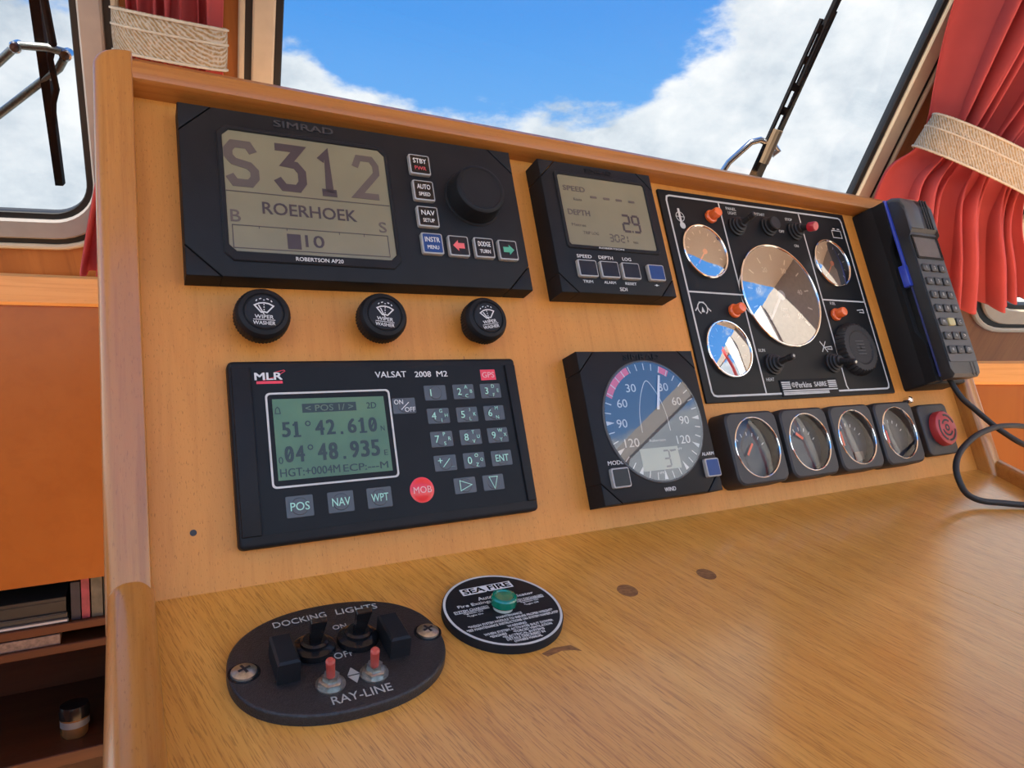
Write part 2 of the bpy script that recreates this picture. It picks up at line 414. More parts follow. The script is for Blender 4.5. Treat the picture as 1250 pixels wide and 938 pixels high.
# ================================================================ THE SETTING
SH = .087                                              # the panes lean: a = a0 + SH*b
def pane_outline(aL, aR, b0, b1, r, grow):
    p = rr(aL - grow, b0 - grow, aR + grow, b1 + grow, r + grow, 10)
    return [(x + SH * y, y) for x, y in p]
PANES = [('window_1', -620, -195, -153, 440, 38), ('window_2', 3, 797, -200, 440, 38), ('window_3', 1168, 1800, -243, 440, 70)]
wall = MB().plate([(-900, -820), (2000, -820), (2000, 500), (-900, 500)], [pane_outline(a, b, c, d, r, 42) for _, a, b, c, d, r in PANES], -14, 0)
single('wall_front', 'reddish wooden bulkhead around the raked windscreen panes', 'wall', SCREEN, (0, 0), wall, WALLW, kind='structure', smooth=False)
for nm, a, b, c, d, r in PANES:
    T = Thing(nm, {'window_1': 'rounded windscreen pane in grey frame above the orange cabinet', 'window_2': 'wide centre windscreen pane in cream frame behind the instrument board',
                   'window_3': 'rounded windscreen pane beside the large tied red curtain'}[nm], 'window', SCREEN, ((a + b) / 2, c), kind='structure')
    g = 1.25 if nm == 'window_3' else 1
    o = lambda k: pane_outline(a, b, c, d, r, k)
    T.part('pane', MB().loft([[(x, y, -2) for x, y in o(2)]], False, True), GLASS, smooth=False)
    T.part('gasket', MB().ring(o(7 * g), o(-1), -8, 4, 1), GASKET)
    T.part('window_frame', MB().ring(o(29 * g), o(6.5 * g), -10, 9, 2), ALU if nm == 'window_1' else CREAM)
    T.part('gap_ring', MB().ring(o(37 * g), o(28.5 * g), -10, 3), GASKET)  # black ring filling the gap between frame and trim
    T.part('trim', MB().ring(o(43 * g), o(36.5 * g), -10, 7, 2), CREAM)

ZC = 850
yw = lambda u: 172 - .2493 * (u - 240)
ceil = MB().plate([(-900, -610), (1700, -610), (1700, yw(1700)), (-900, yw(-900))], [], ZC, ZC + 6)
single('ceiling', 'unseen white headlining added to keep the sun off the console', 'ceiling', WORLD, (0, 0, ZC), ceil, CEIL, kind='structure', smooth=False)  # invented overhead plate, sized to shade console and desk from the sun
single('floor', 'unseen brown wooden floor added to bounce light up to the console', 'floor', WORLD, (0, 0, -900), MB().box(-900, -2000, -920, 2000, 900, -900), FLOORM, kind='structure', smooth=False)  # out of view, put in for its upward bounce light
# starboard side of the wheelhouse, seen only as reflections in the dials
SIDE = frame((0, -1, 0), (0, 0, 1), (-1, 0, 0), (1700, 0, 0))
T = Thing('wall_right', 'cabin side wall with large window, cream post and wooden lining', 'wall', SIDE, (700, 0), kind='structure')
T.part('lining', MB().plate([(150, -900), (1600, -900), (1600, ZC), (150, ZC)], [rr(870, 120, 1540, 790, 40)], -20, 0), mat('taupe_lining', (.30, .26, .22), .6), smooth=False)
T.part('post', MB().box(745, -100, -2, 860, ZC, 16, 3), mat('white_post', (.80, .78, .72), .5))
single('shade_wall_left', 'unseen wooden side wall added to darken the cabinet shelves', 'wall', WORLD, (-700, 0, 0), MB().box(-720, -1600, -900, -700, 500, 120), WALLW, kind='structure', smooth=False)  # put in to block low light and darken the shelves
single('shade_wall_back', 'unseen wooden bulkhead added to keep low light off the shelves', 'wall', WORLD, (500, -1600, 0), MB().box(-720, -1620, -900, 1700, -1600, 120), WALLW, kind='structure', smooth=False)  # added aft wall, cuts the low sky light reaching the shelves
def on_world(a, b, z): return SCREEN @ (Vector((a, b, z)) * S)

# trim board below the panes, beyond the console's end
tb = Vector((1207, 193, 0)); te = Vector((1400, 88, 0)); td = (te - tb).normalized()
TRIM = frame(td, (0, 0, 1), td.cross(Vector((0, 0, 1))), (1207, 193, 0))
single('trim_1', 'pale wooden board below the windscreen beside the telephone', 'trim', TRIM, (0, 60), MB().box(-300, 68, -18, 700, 104, 0, 4), TRIMW, kind='structure')
single('wall_side', 'orange wooden panelling under the pale board by the telephone cord', 'wall', TRIM, (0, 0), MB().box(-300, -700, -30, 700, 72, -12), CABW, kind='structure', smooth=False)

# ================================================================ CONSOLE
T = Thing('instrument_console', 'beech instrument board with rounded wooden frame carrying all the gauges', 'console', PANEL, (470, 0))
def top_v(u): return 293.5 - 13 * (u - 94) / 760
T.part('panel_board', MB().prism([(79, -12), (884, -12), (884, 284), (80, 300)], -18, 0), BEECH, smooth=False)
post = MB()
prof = lambda z: z
def rounded_post(u0, u1, v0, v1, n0, n1, r, top_r=0):
    b = MB(); sec = rr(u0, n0, u1, n1, r, 5)
    rows = []
    vs = [v0, v1 - top_r] + ([v1 - top_r * (1 - math.sin(R(k))) for k in (20, 40, 60, 75, 90)] if top_r else [])
    for v in vs:
        k = 0
        if top_r and v > v1 - top_r: k = top_r * (1 - math.sqrt(max(0, 1 - ((v - v1 + top_r) / top_r) ** 2)))
        rows.append([(u + (k if u < (u0 + u1) / 2 else 0), v, n) for u, n in sec])
    return b.loft(rows)
def corner(cx, cy, r, a0): return [(cx + r * math.cos(R(a0 + 90 * k / 5)), cy + r * math.sin(R(a0 + 90 * k / 5))) for k in range(6)]
def post_section(k): return corner(93, -18.5, 1.5, -90) + corner(93, 15.5, 1.5, 0) + corner(81 + k, 10.5, 6.5, 90) + corner(77 + k, -17, 2.5, 180)
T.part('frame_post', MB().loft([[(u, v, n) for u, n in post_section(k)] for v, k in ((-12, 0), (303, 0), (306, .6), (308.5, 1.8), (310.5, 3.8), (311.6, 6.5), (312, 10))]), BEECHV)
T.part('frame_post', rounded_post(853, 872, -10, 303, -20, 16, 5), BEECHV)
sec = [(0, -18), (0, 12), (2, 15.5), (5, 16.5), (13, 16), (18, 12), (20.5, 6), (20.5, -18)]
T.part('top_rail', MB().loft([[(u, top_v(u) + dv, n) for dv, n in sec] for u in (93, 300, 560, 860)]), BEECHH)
T.part('screw_hole', MB().lathe(114.9, 31.7, [(0, .05), (1.7, .05), (1.7, .3), (0, .3)], 16), GASKET)
T.part('board_crack', MB().ribbon([(287, 128), (287.4, 122), (287.1, 116)], .5, .02, .06), PLUG)
T.part('dash_top', MB().add([(u, v, n) for u in (80, 868) for v, n in ((296, -18), (306, -18), (356, -180), (346, -180))], [(0, 1, 2, 3), (7, 6, 5, 4), (0, 4, 5, 1), (1, 5, 6, 2), (2, 6, 7, 3), (3, 7, 4, 0)]), BEECHH, smooth=False)

# ---------------------------------------------------------------- desk
T = Thing('desk_top', 'glossy grained wooden desk surface sloping below the instrument board', 'desk', DESKF, (400, -150, -18))
def edge_u(s): return 866 + .48 * s
def seam_u(s): return 522 - .29 * s
Q = lambda L: [tuple(p) for p in L]
T.part('plank', MB().prism(Q([(76, -330), (seam_u(-330) - .25, -330), (seam_u(14) - .25, 14), (76, 14)]), -18, 0), OAK, smooth=False)
T.part('plank', MB().prism(Q([(seam_u(-330) + .25, -330), (edge_u(-330), -330), (edge_u(14), 14), (seam_u(14) + .25, 14)]), -18, 0), OAK, smooth=False)
for u, s in ((341.5, -69.8), (404, -70.6)):
    T.part('wood_plug', MB().lathe(u, s, [(0, -1), (6.3, -1), (6.3, .12), (0, .18)], 28), PLUG)
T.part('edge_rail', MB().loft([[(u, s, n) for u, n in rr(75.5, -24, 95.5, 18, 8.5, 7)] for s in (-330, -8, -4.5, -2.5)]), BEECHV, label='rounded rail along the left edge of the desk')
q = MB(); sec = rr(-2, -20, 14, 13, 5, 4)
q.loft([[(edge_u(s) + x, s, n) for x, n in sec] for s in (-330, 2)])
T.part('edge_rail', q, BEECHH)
T.part('varnish_chip', MB().prism([(262, -103), (270, -101), (280, -102), (283, -108), (279, -106), (273, -104.5), (264, -106)], .02, .1), PLUG)

# ================================================================ INSTRUMENTS ON THE BOARD
def cut_housing(T, x0, y0, x1, y1, d, c):
    """black case whose four corner caps are separate mouldings"""
    T.part('housing', MB().prism(oct8(x0, y0, x1, y1, c), 0, d, 1.4, 2), BLACK)
    g = .45
    for (px, py, sx, sy) in ((x0, y0, 1, 1), (x1, y0, -1, 1), (x1, y1, -1, -1), (x0, y1, 1, -1)):
        tri = [(px, py), (px + sx * (c - g), py), (px, py + sy * (c - g))]
        if sx * sy < 0: tri = [tri[0], tri[2], tri[1]]
        T.part('corner_cap', MB().prism(tri, 0, d - .15, 1.0, 2), BLACK)
def button(T, cx, cy, w, h, z, lines=(), face=BLACK2, extra=None, rim=BTNRIM, rise=3):
    b = T.part('button', MB().prism(rr(cx - w / 2, cy - h / 2, cx + w / 2, cy + h / 2, 1.5, 3), z - .2, z + rise, .7), rim)
    T.part('button_face', MB().prism(rr(cx - w / 2 + 1.1, cy - h / 2 + 1.1, cx + w / 2 - 1.1, cy + h / 2 - 1.1, .8, 3), z + rise - .3, z + rise + .15), face, b)
    for (t, dy, hh, ww, M) in lines:
        T.part('lettering', MB().text(t, cx, cy + dy, hh, z + rise + .16, ww, .012), M, b)
    if extra: T.part('symbol', MB().prism([(cx + x, cy + y) for x, y in extra[0]], z + rise + .1, z + rise + .3), extra[1], b)
    return b

# ---- autopilot display
T = Thing('autopilot_display', 'black autopilot unit with wide grey screen reading S312 and round knob', 'autopilot', PANEL, (230, 228))
cut_housing(T, 117, 172.5, 342.5, 284.3, 15, 19)
T.part('screen_bezel', MB().ring(oct8(137.6, 182.4, 244.8, 272.2, 5), oct8(140.6, 188.6, 242.2, 269.3, 4), 14.8, 16.3, .6), BLACK)
scr = T.part('screen', MB().prism(oct8(140.4, 188.4, 242.4, 269.5, 4), 14.6, 15.3), LCD, label='grey olive screen reading S312 ROERHOEK')
z = 15.35
T.part('digit', MB().glyph('3', 168.5, 231.2, 189, 264.5, 5.2, z), INK, scr)
T.part('digit', MB().glyph('1', 195, 230.6, 210, 264.2, 5.2, z), INK, scr)
T.part('letter', MB().glyph('S', 140.9, 231.2, 160.6, 262.8, 5.2, z), INKF, scr)
T.part('digit', MB().glyph('2', 219, 231.6, 237.6, 263.8, 4.4, z), INKF, scr)
texts(T, (('ROERHOEK', 189.6, 218.4, 8.0, 57.5, .02), ('10', 190.2, 198.2, 8, 11.4, .02)), z, INK, scr)
texts(T, (('B', 145.2, 211.6, 7.8, 5.6, .015), ('S', 235.2, 212, 7.4, 5, .015)), z, INKF, scr)
q = MB().ribbon([(140.8, 227.8), (241.8, 228.2)], .5, z).ribbon([(143, 190.9), (237.7, 191.1), (237.7, 206), (143, 205.6)], .45, z, closed=True)
for u in (158, 174, 206, 222): q.ribbon([(u, 205.7), (u, 204)], .4, z)
T.part('screen_lines', q, INK, scr)
T.part('screen_block', MB().prism([(173.7, 192.2), (181.8, 192.2), (181.8, 202.2), (173.7, 202.2)], z, z + .12), INK, scr)
T.part('brand_lettering', MB().text('SIMRAD', 190.6, 278.9, 4.6, 14.8, 37.5, .04, th=.6), mat('embossed_plastic', (.026, .028, .032), .4))
T.part('lettering', MB().text('ROBERTSON AP20', 192, 185.4, 2.5, 16.32, 28.8, .01), WHITE)
W_, P_ = WHITE, PINK
for cx, cy, l1, l2, c2 in ((266.8, 261.3, 'STBY', 'PWR', PINK), (267.1, 241.5, 'AUTO', 'SPEED', WHITE), (267.5, 221.8, 'NAV', 'SETUP', WHITE), (306.7, 201.7, 'DODGE', 'TURN', WHITE)):
    button(T, cx, cy, 15.4, 15.4, 15, ((l1, 2.6, 3.6, 9.6, WHITE), (l2, -3.0, 2.7, 8.2, c2)))
button(T, 267.9, 202, 15.4, 15.4, 15, (('INSTR', 2.6, 3.6, 10.6, WHITE), ('MENU', -3, 2.7, 8.2, WHITE)), BLUEBTN)
arrow = [(-4.6, 0), (-.6, -4), (-.6, -2), (4, -2), (4, 2), (-.6, 2), (-.6, 4)]
button(T, 287.2, 201.6, 15.4, 15.4, 15, face=BLACK2, extra=(arrow, mat('salmon_print', (.72, .12, .12), .5)))
button(T, 325.5, 201.3, 15.4, 15.4, 15, face=BLACK2, extra=([(-x, -y) for x, y in arrow], mat('green_print', (.07, .36, .22), .5)))
k = T.part('knob_base', MB().lathe(305.3, 241, [(0, 14.6), (21.6, 14.6), (21.6, 15.4), (21, 15.9), (0, 15.9)], 56), BLACK)
T.part('knob', MB().lathe(305.3, 241, [(0, 15.6), (20.2, 15.6), (19.4, 18), (18.8, 27), (18.2, 28.6), (16.8, 29.6), (15.6, 29.7), (15, 29.2), (0, 29.2)], 64), BLACK)

# ---- speed / depth display
T = Thing('speed_depth_display', 'square black display reading speed and depth 2.9 with four buttons', 'depth sounder', PANEL, (419.5, 225.5))
cut_housing(T, 364.5, 170.6, 474.5, 280.4, 18.7, 15.5)
T.part('screen_bezel', MB().ring(oct8(376.2, 206.4, 466.4, 271.4, 2), oct8(379.2, 209.6, 463.6, 268.6, 1.5), 18.5, 19.9, .6), BLACK)
scr = T.part('screen', MB().prism(oct8(379, 209.4, 463.8, 268.8, 1.5), 18.3, 19), LCD, label='pale grey olive screen showing DEPTH 2.9')
z = 19.05
q = MB().seven('2', 434.5, 225, 441.4, 239, 1.9, z).seven('9', 444.6, 225, 451, 239, 1.9, z).prism([(442.2, 224.2), (443.6, 224.2), (443.6, 225.8), (442.2, 225.8)], z, z + .12)
T.part('lettering', q, INK, scr)
q = MB(); x = 418
for ch in '302': q.seven(ch, x, 215, x + 3.6, 220.8, .9, z); x += 5.6
q.seven('1', x - 1.8, 215, x + 1.2, 220.8, .9, z).text('nm', 443.5, 215.6, 1.8, z, 4.5)
q.text('Knots', 394.5, 248.6, 2.4, z, 7.5).text('Metres', 391, 226.5, 2.4, z, 13).text('TRIP LOG', 401, 220.4, 2.6, z, 14.5)
for u in (410.3, 422.9, 435.2, 448): q.prism(rr(u - 3.2, 251.1, u + 3.2, 253, .6, 2), z, z + .12)
T.part('lettering', q, INKF, scr)
texts(T, (('SPEED', 393, 257.6, 4.4, 20.4, .03), ('DEPTH', 393.4, 237.2, 4.5, 20.2, .03)), z, INKF, scr)
T.part('brand_lettering', MB().text('SIMRAD', 420, 275.8, 3.4, 18.5, 27, .02, th=.6), BLACK)
q = MB()
for t, u, v, h, w in (('SPEED', 390.2, 200.4, 2.7, 13.5), ('DEPTH', 410.3, 200.5, 2.7, 13.5), ('LOG', 430.6, 200.5, 2.7, 8.5), ('TRIM', 389.2, 179.8, 2.2, 9), ('ALARM', 409.6, 179.9, 2.2, 11), ('RESET', 429.8, 179.8, 2.2, 11), ('SDI', 421.3, 174.8, 2.9, 7)):
    q.text(t, u, v, h, 18.72, w, .01)
q.prism(circ(455.6, 179.6, .9, 8), 18.72, 18.85).ribbon([(453.4, 179.6), (457.8, 179.6)], .35, 18.72)
q.text('ROBERTSON', 417, 207.9, 1.3, 19.92, 24, .01)
T.part('lettering', q, WHITE)
for u in (389.6, 410.1, 430.6): button(T, u, 189.5, 17.4, 13.8, 18.7)
button(T, 456, 189.4, 16.4, 13.8, 18.7, face=BLUEBTN)

# ---- wind display
T = Thing('wind_display', 'square black wind display with large round dial and two buttons', 'wind gauge', PANEL, (421.2, 69.8))
cut_housing(T, 366.2, 14.6, 476.2, 125, 18.9, 15.5)
wc, wv = 423.8, 71.2
T.part('dial_rim', MB().ring(circ(wc, wv, 46.2, 72), circ(wc, wv, 44.6, 72), 18.7, 19.9, .4), GREYP)
dl = T.part('dial', MB().prism(circ(wc, wv, 45, 72), 18.7, 19.0), mat('dial_black', (.012, .014, .018), .35))
z = 19.05
q = MB()
def pol(rad, deg): return (wc + rad * math.sin(R(deg)), wv + rad * math.cos(R(deg)))
for d in range(-180, 180, 10):
    if abs(d) > 165 and False: continue
    if d % 30 == 0 and abs(d) >= 90:
        a, b, c = pol(43.6, d - 2.2), pol(43.6, d + 2.2), pol(36.5, d); q.prism([a, c, b] if True else [a, b, c], z, z + .1)
    else: q.ribbon([pol(43.8, d), pol(38.6, d)], .7, z, .1)
for t, u, v in (('30', 408.1, 96.3), ('60', 397.4, 85.1), ('90', 393.8, 70.4), ('120', 399.2, 56), ('30', 439, 96.1), ('60', 449, 84.7), ('90', 452.4, 69.9), ('120', 447.6, 55.3)):
    q.text(t, u, v, 6.2, z, 13 if len(t) == 3 else 9.2)
q.text('Robertson', 422.8, 56.4, 2, z, 15).text('VMG', 421, 32.6, 1.9, z, 6).text('APP', 441.6, 48.6, 1.6, z, 5)
q.ribbon([tuple(p) for p in catmull([(410.4, 62.7, 0), (411, 74, 0), (413.4, 84, 0), (417.6, 94, 0), (423.8, 101.5, 0), (430, 94, 0), (434.2, 84, 0), (436.4, 74, 0), (437, 62.7, 0)], 5) if True] and [(p.x, p.y) for p in catmull([(410.4, 62.7, 0), (411, 74, 0), (413.4, 84, 0), (417.6, 94, 0), (423.8, 101.5, 0), (430, 94, 0), (434.2, 84, 0), (436.4, 74, 0), (437, 62.7, 0)], 5)], .55, z, .1)
T.part('dial_print', q, OFFW, dl)
T.part('red_sector', MB().arc(wc, wv, 41.4, 112, 153, 5.2, z - .03, .05), mat('pink_sector', (.60, .07, .10), .5), dl)
T.part('red_sector', MB().arc(wc, wv, 41.4, 58, 70, 5.2, z - .03, .05), MATS['pink_sector'], dl)
T.part('needle', MB().prism([(427.8, 79), (430.2, 79), (437.4, 105), (435.6, 105.4)], 19.6, 19.9), WHITE, dl)
l2 = T.part('small_screen', MB().prism([(404.6, 34.7), (440, 34.7), (440, 50.9), (404.6, 50.9)], 18.95, 19.25), LCDW, dl)
T.part('lettering', MB().seven('3', 425.5, 36.6, 430.8, 48.2, 1.3, 19.28).prism([(433, 47), (437.6, 47.6), (437.6, 48.8), (431.5, 48.6)], 19.28, 19.4), INK, l2)
T.part('dial_glass', MB().loft([[(x, y, 20.3) for x, y in circ(wc, wv, 44.8, 72)]], False, True), WINDG, smooth=False)
T.part('brand_lettering', MB().text('SIMRAD', 423.9, 120.2, 4.2, 18.7, 34, .02, th=.7), BLACK)
T.part('lettering', MB().text('MODE', 381.6, 43.2, 2.9, 18.92, 13.4, .008).text('ALARM', 468.4, 42.9, 2.5, 18.92, 12, .008).text('WIND', 425.1, 20.4, 2.9, 18.92, 10.5, .012), WHITE)
button(T, 382, 32.3, 15.4, 14, 18.9)
button(T, 468.2, 32, 14, 14, 18.9, face=BLUEBTN)

# ---- engine panel
T = Thing('engine_panel', 'charcoal engine panel outlined in white with big tachometer and toggle switches', 'engine panel', PANEL, (623, 183))
T.part('plate', MB().prism(rr(496.7, 85.4, 750, 280.3, 1.2, 2), 0, 2, .4), DARK)
z = 2.02
q = MB().ribbon([(588, 90.4), (510, 90.8), (506.5, 91.8), (505, 95), (504.6, 270), (505.8, 273.8), (509, 275), (740, 275), (743, 273.6), (744, 270), (743.2, 95), (742, 91.6), (739, 90.4), (665, 90.4)], 1.7, z, .1)
q.ribbon([(568.3, 274), (568.2, 91)], 1.5, z, .1).ribbon([(678.3, 274), (678.3, 95), (680, 91.4)], 1.5, z, .1)
q.ribbon([(505, 183.6), (568, 182.8)], 1.5, z, .1).ribbon([(678.3, 182), (743.6, 181.4)], 1.5, z, .1)
T.part('outline', q, OFFW)
texts(T, [(t, u, v, 2.9, w) for t, u, v, w in (('PANEL', 583, 269.6, 13), ('LIGHT', 583.4, 265.2, 11), ('START', 622, 267.6, 11), ('STOP', 661, 266.2, 10), ('OFF', 646, 252, 7.5), ('ON', 662, 237.8, 6), ('FUEL', 692.2, 178.4, 8), ('RUN', 576, 130.4, 8), ('HEAT', 577.4, 103.6, 10))], z, OFFW)
# pictograms: thermometer in water, oil can, battery, crossed-out horn, horn
T.part('pictogram', MB().ribbon([(516, 263), (516, 249)], 2.4, z).lathe(517, 246.5, [(0, z), (3.2, z), (3.2, z + .1), (0, z + .1)], 16).arc(516.2, 255, 4.6, 0, 360, .6, z + .02).ribbon([(511, 255), (521.5, 255)], .5, z + .04), OFFW)
T.part('pictogram', MB().arc(517, 168.5, 5.5, -60, 240, 1, z).ribbon([(508, 166), (512, 170)], 1, z).ribbon([(526, 166), (522, 170)], 1, z).ribbon([(514, 174), (520, 174)], 1, z + .02).prism([(515, 165), (519, 165), (517, 170)], z, z + .1), OFFW)
T.part('pictogram', MB().ribbon([(724, 252), (738, 252), (738, 260), (724, 260)], .8, z, closed=True).ribbon([(726, 262), (730, 262)], 1.2, z).ribbon([(733, 262), (737, 262)], 1.2, z), OFFW)
T.part('pictogram', MB().ribbon([(657, 139), (665, 128.5)], .9, z).ribbon([(657, 128.5), (665, 139)], .9, z + .02).ribbon([(662, 133), (672, 134), (672, 131), (665, 131.5)], .8, z + .04), OFFW)
T.part('pictogram', MB().ribbon([(727, 172), (737, 173), (737, 169.5), (730, 170)], .9, z), OFFW)
def panel_gauge(u, v, r_, name):
    g = T.part(name, MB().prism(circ(u, v, r_, 56), 1.6, 3.0), mat('gauge_face', (.020, .020, .024), .4))
    T.part('gauge_rim', MB().ring(circ(u, v, r_ + .6, 56), circ(u, v, r_ - 1.2, 56), 1.8, 5.6, .6), CHROME, g)
    q = MB(); n = 11
    for k in range(n):
        a = R(225 - 270 * k / (n - 1)); q.ribbon([(u + .82 * r_ * math.cos(a), v + .82 * r_ * math.sin(a)), (u + .7 * r_ * math.cos(a), v + .7 * r_ * math.sin(a))], r_ * .025, 3.05, .08)
        if r_ > 40 and k % 2 == 0: q.text(str(k // 2 * 10) if k else '0', u + .56 * r_ * math.cos(a), v + .56 * r_ * math.sin(a), 5, 3.05)
    if r_ > 40: q.text('RPM', u, v - 14, 3.4, 3.05).text('x100', u, v - 20, 3, 3.05)
    T.part('gauge_print', q, OFFW, g)
    a = R(228); T.part('needle', MB().ribbon([(u, v), (u + .66 * r_ * math.cos(a), v + .66 * r_ * math.sin(a))], r_ * .05, 3.6, .3).lathe(u, v, [(0, 3.1), (r_ * .1, 3.1), (r_ * .1, 4), (0, 4)], 20), ORANGE if r_ < 40 else WHITE, g)
    rings = [(r_ - 1, 4.6), (r_ * .7, 5.1), (r_ * .35, 5.35), (.2, 5.4)]
    T.part('gauge_glass', MB().loft([[(u + a_ * math.cos(2 * math.pi * k / 56), v + a_ * math.sin(2 * math.pi * k / 56), zz) for k in range(56)] for a_, zz in rings], False, True), DIALG, g)
panel_gauge(534.6, 222, 25.2, 'water_gauge'); panel_gauge(534.8, 131.4, 25.2, 'oil_gauge'); panel_gauge(707, 221.3, 25.2, 'volt_gauge'); panel_gauge(618.5, 183.6, 50.5, 'tachometer')
for u, v in ((553.4, 258.2), (553.3, 166.6), (690.8, 166.2)):
    T.part('warning_lamp', MB().lathe(u, v, [(0, 1.9), (6.2, 1.9), (6.4, 4), (5.8, 5), (4.8, 5.4), (4.6, 12), (4.0, 13), (0, 13.3)], 28), ORANGE)
def toggle(u, v, tip, cap=None):
    t = T.part('toggle_switch', MB().lathe(u, v, [(0, 1.9), (9.6, 1.9), (9.6, 4), (8, 4.6), (8.2, 6.6), (6.6, 7.2), (6.8, 9), (5, 9.6), (4.6, 12), (0, 12.6)], 30), RUBBER)
    b0, b1 = Vector((u, v, 9)), Vector(tip); d = b1 - b0
    T.part('lever', MB().tube([b0, b0 + d * .35, b0 + d * .62, b0 + d * .66, b0 + d * .96, b1], [3.6, 2.8, 2.5, 3.2, 2.9, 2.0], 14), RUBBER, t)
    if cap: T.part('lever_tip', MB().tube([b0 + d * .62, b1 - d * .02, b1 + d * .04], [4.6, 4.6, 4.0], 20), cap, t)
    else: T.part('lever_tip', MB().tube([b1 - d * .02, b1 + d * .015], [1.6, 1.2], 10), STEEL, t)
toggle(583.6, 251.2, (584.5, 252.6, 25)); toggle(664.2, 253.2, (665, 247.6, 25), REDLENS); toggle(584.8, 117, (585.4, 117.8, 25.5)); toggle(666, 117.2, (666, 111, 26))
T.part('start_button', MB().lathe(627.2, 254.6, [(0, 1.9), (9.6, 1.9), (9.6, 4), (8, 4.6), (8.2, 6.6), (6.8, 7.2), (6.8, 11.5), (6, 12.4), (0, 12.4)], 30), RUBBER)
h = T.part('alarm_horn', MB().lathe(704.3, 130.4, [(0, 1.9), (26.6, 1.9), (26.8, 4), (26, 8), (24, 10), (17.5, 10.4), (17, 9.6), (0, 9.6)], 72, 1.8, 3, 10.2), RUBBER)
q = MB()
for k in range(5): q.ribbon([(698, 124 + 3.2 * k), (710.6, 124 + 3.2 * k)], .8, 9.55, .5)
T.part('grille', q, GREYP, h)
pl = T.part('name_plate', MB().prism(rr(587.5, 87, 664, 102.6, .8, 2), 1.9, 3, .3), DARK)
q = MB()
for v, a, b in ((100.2, 588.8, 600), (98.4, 588.8, 600), (96.6, 588.8, 600), (94.8, 588.8, 600), (100.2, 651, 663), (98.4, 651, 663), (96.6, 651, 663), (94.8, 651, 663), (92.4, 588.8, 663), (90.6, 588.8, 650), (89.2, 588.8, 650)): q.ribbon([(a, v), (b, v)], 1.15, 3.02, .1)
q.text('Perkins', 617.5, 97.4, 5.2, 3.02, 20.5, .02).text('SABRE', 640.4, 97.5, 4.4, 3.02, 17, .03).arc(604, 97.6, 1.9, 0, 360, .6, 3.02).text('P', 604, 97.6, 2.2, 3.02, 1.4)
T.part('lettering', q, OFFW, pl)

# ---- GPS receiver
T = Thing('gps_receiver', 'black GPS receiver with green screen and rows of grey keys', 'gps receiver', PANEL, (228.5, 71))
T.part('housing', MB().prism(rr(136, 18.7, 321.2, 124, 3, 4), 0, 8, 2.2, 3), BLACK)
T.part('face_plate', MB().prism([(148.6, 25.2), (312.4, 25.6), (311.2, 118.6), (148.6, 119.6)], 7.9, 8.25), DARK)
T.part('grip_strip', MB().prism([(137.6, 25), (147.6, 25), (147.6, 119.6), (137.6, 119.6)], 7.6, 9.6, .7), BLACK)
T.part('grip_strip', MB().prism([(313.4, 25.6), (319.8, 25.6), (319.8, 118.6), (312.2, 118.6)], 7.6, 9.6, .7), BLACK)
T.part('screen_frame', MB().ring(rr(154.8, 49.4, 228.4, 104.4, 2.6, 5), rr(155.9, 50.5, 227.3, 103.3, 1.9, 5), 8.2, 8.7), OFFW)
scr = T.part('screen', MB().prism([(158.4, 53.7), (224.6, 53.7), (224.2, 100), (158.4, 100.6)], 8.2, 8.5), LCDG, label='green screen showing latitude and longitude digits')
z = 8.52
q = MB().prism([(174.8, 91.8), (206.6, 91.8), (206.6, 97.2), (174.8, 97.2)], z, z + .06)
T.part('title_bar', q, INKG, scr)
T.part('lettering', MB().text('< POS 1/ >', 190.7, 94.4, 3.7, z + .08, 28, .01), mat('lcd_green_text', (.10, .14, .08), .4), scr)
def bignum(q, t, x0, x1, y0, y1):
    n = len(t); w = (x1 - x0) / n
    for k, ch in enumerate(t):
        cx = x0 + w * (k + .5)
        if ch == '.': q.prism([(cx - .8, y0), (cx + .8, y0), (cx + .8, y0 + 1.7), (cx - .8, y0 + 1.7)], z, z + .08)
        else:
            q.text(ch, cx, (y0 + y1) / 2, y1 - y0 - 1, z, w * .72 if ch != '1' else None, .05)
            if ch == '1': q.ribbon([(cx - w * .33, y0 + .5), (cx + w * .4, y0 + .5)], 1.1, z, .08).ribbon([(cx + .2, y1 - .8), (cx - w * .34, y1 - 2.6)], 1.1, z, .08)
            if ch == '0': q.ribbon([(cx - w * .2, y0 + 2.4), (cx + w * .2, y1 - 2.4)], 1, z, .08)
q = MB()
bignum(q, '51', 162, 173.4, 77.8, 87.2); bignum(q, '42.610', 180.6, 218.6, 77.8, 87.4); bignum(q, '04', 162.4, 174.4, 63.2, 73.2); bignum(q, '48.935', 180.8, 218.6, 63, 73.6)
q.arc(177.2, 85.4, 1.3, 0, 360, .7, z, .08, 12).arc(177.4, 71.4, 1.3, 0, 360, .7, z, .08, 12)
T.part('lettering', q, INKG, scr)
texts(T, (('HGT:+0004M', 176.4, 57.8, 4.6, 33.4, .012), ('ECP:---M', 208.6, 57.6, 4.2, 27, .012), ('2D', 216, 94.6, 3.8, 6, .012), ('N', 221.4, 80, 3.2, 2.4), ('E', 221.8, 65, 3.2, 2.4), ('0', 160.6, 65, 4, 2.4)), z, INKG, scr)
q = MB().ribbon([(159.6, 92), (160, 94.8), (161, 95.8), (162, 94.8), (162.4, 92)], .5, z, .08, True)
T.part('alarm_icon', q, INKG, scr)
z = 8.28
texts(T, (('VALSAT', 230.8, 113.9, 3.9, 20.2, .015), ('2008', 252.2, 113.6, 3.7, 11, .015), ('M2', 265.4, 113.6, 3.7, 7.6, .015), ('MLR', 157.6, 114.4, 4.2, 15, .05)), z, WHITE)
q = MB().prism([(150.8, 109.9), (165.2, 109.9), (165.2, 111.5), (150.8, 111.5)], z, z + .1)
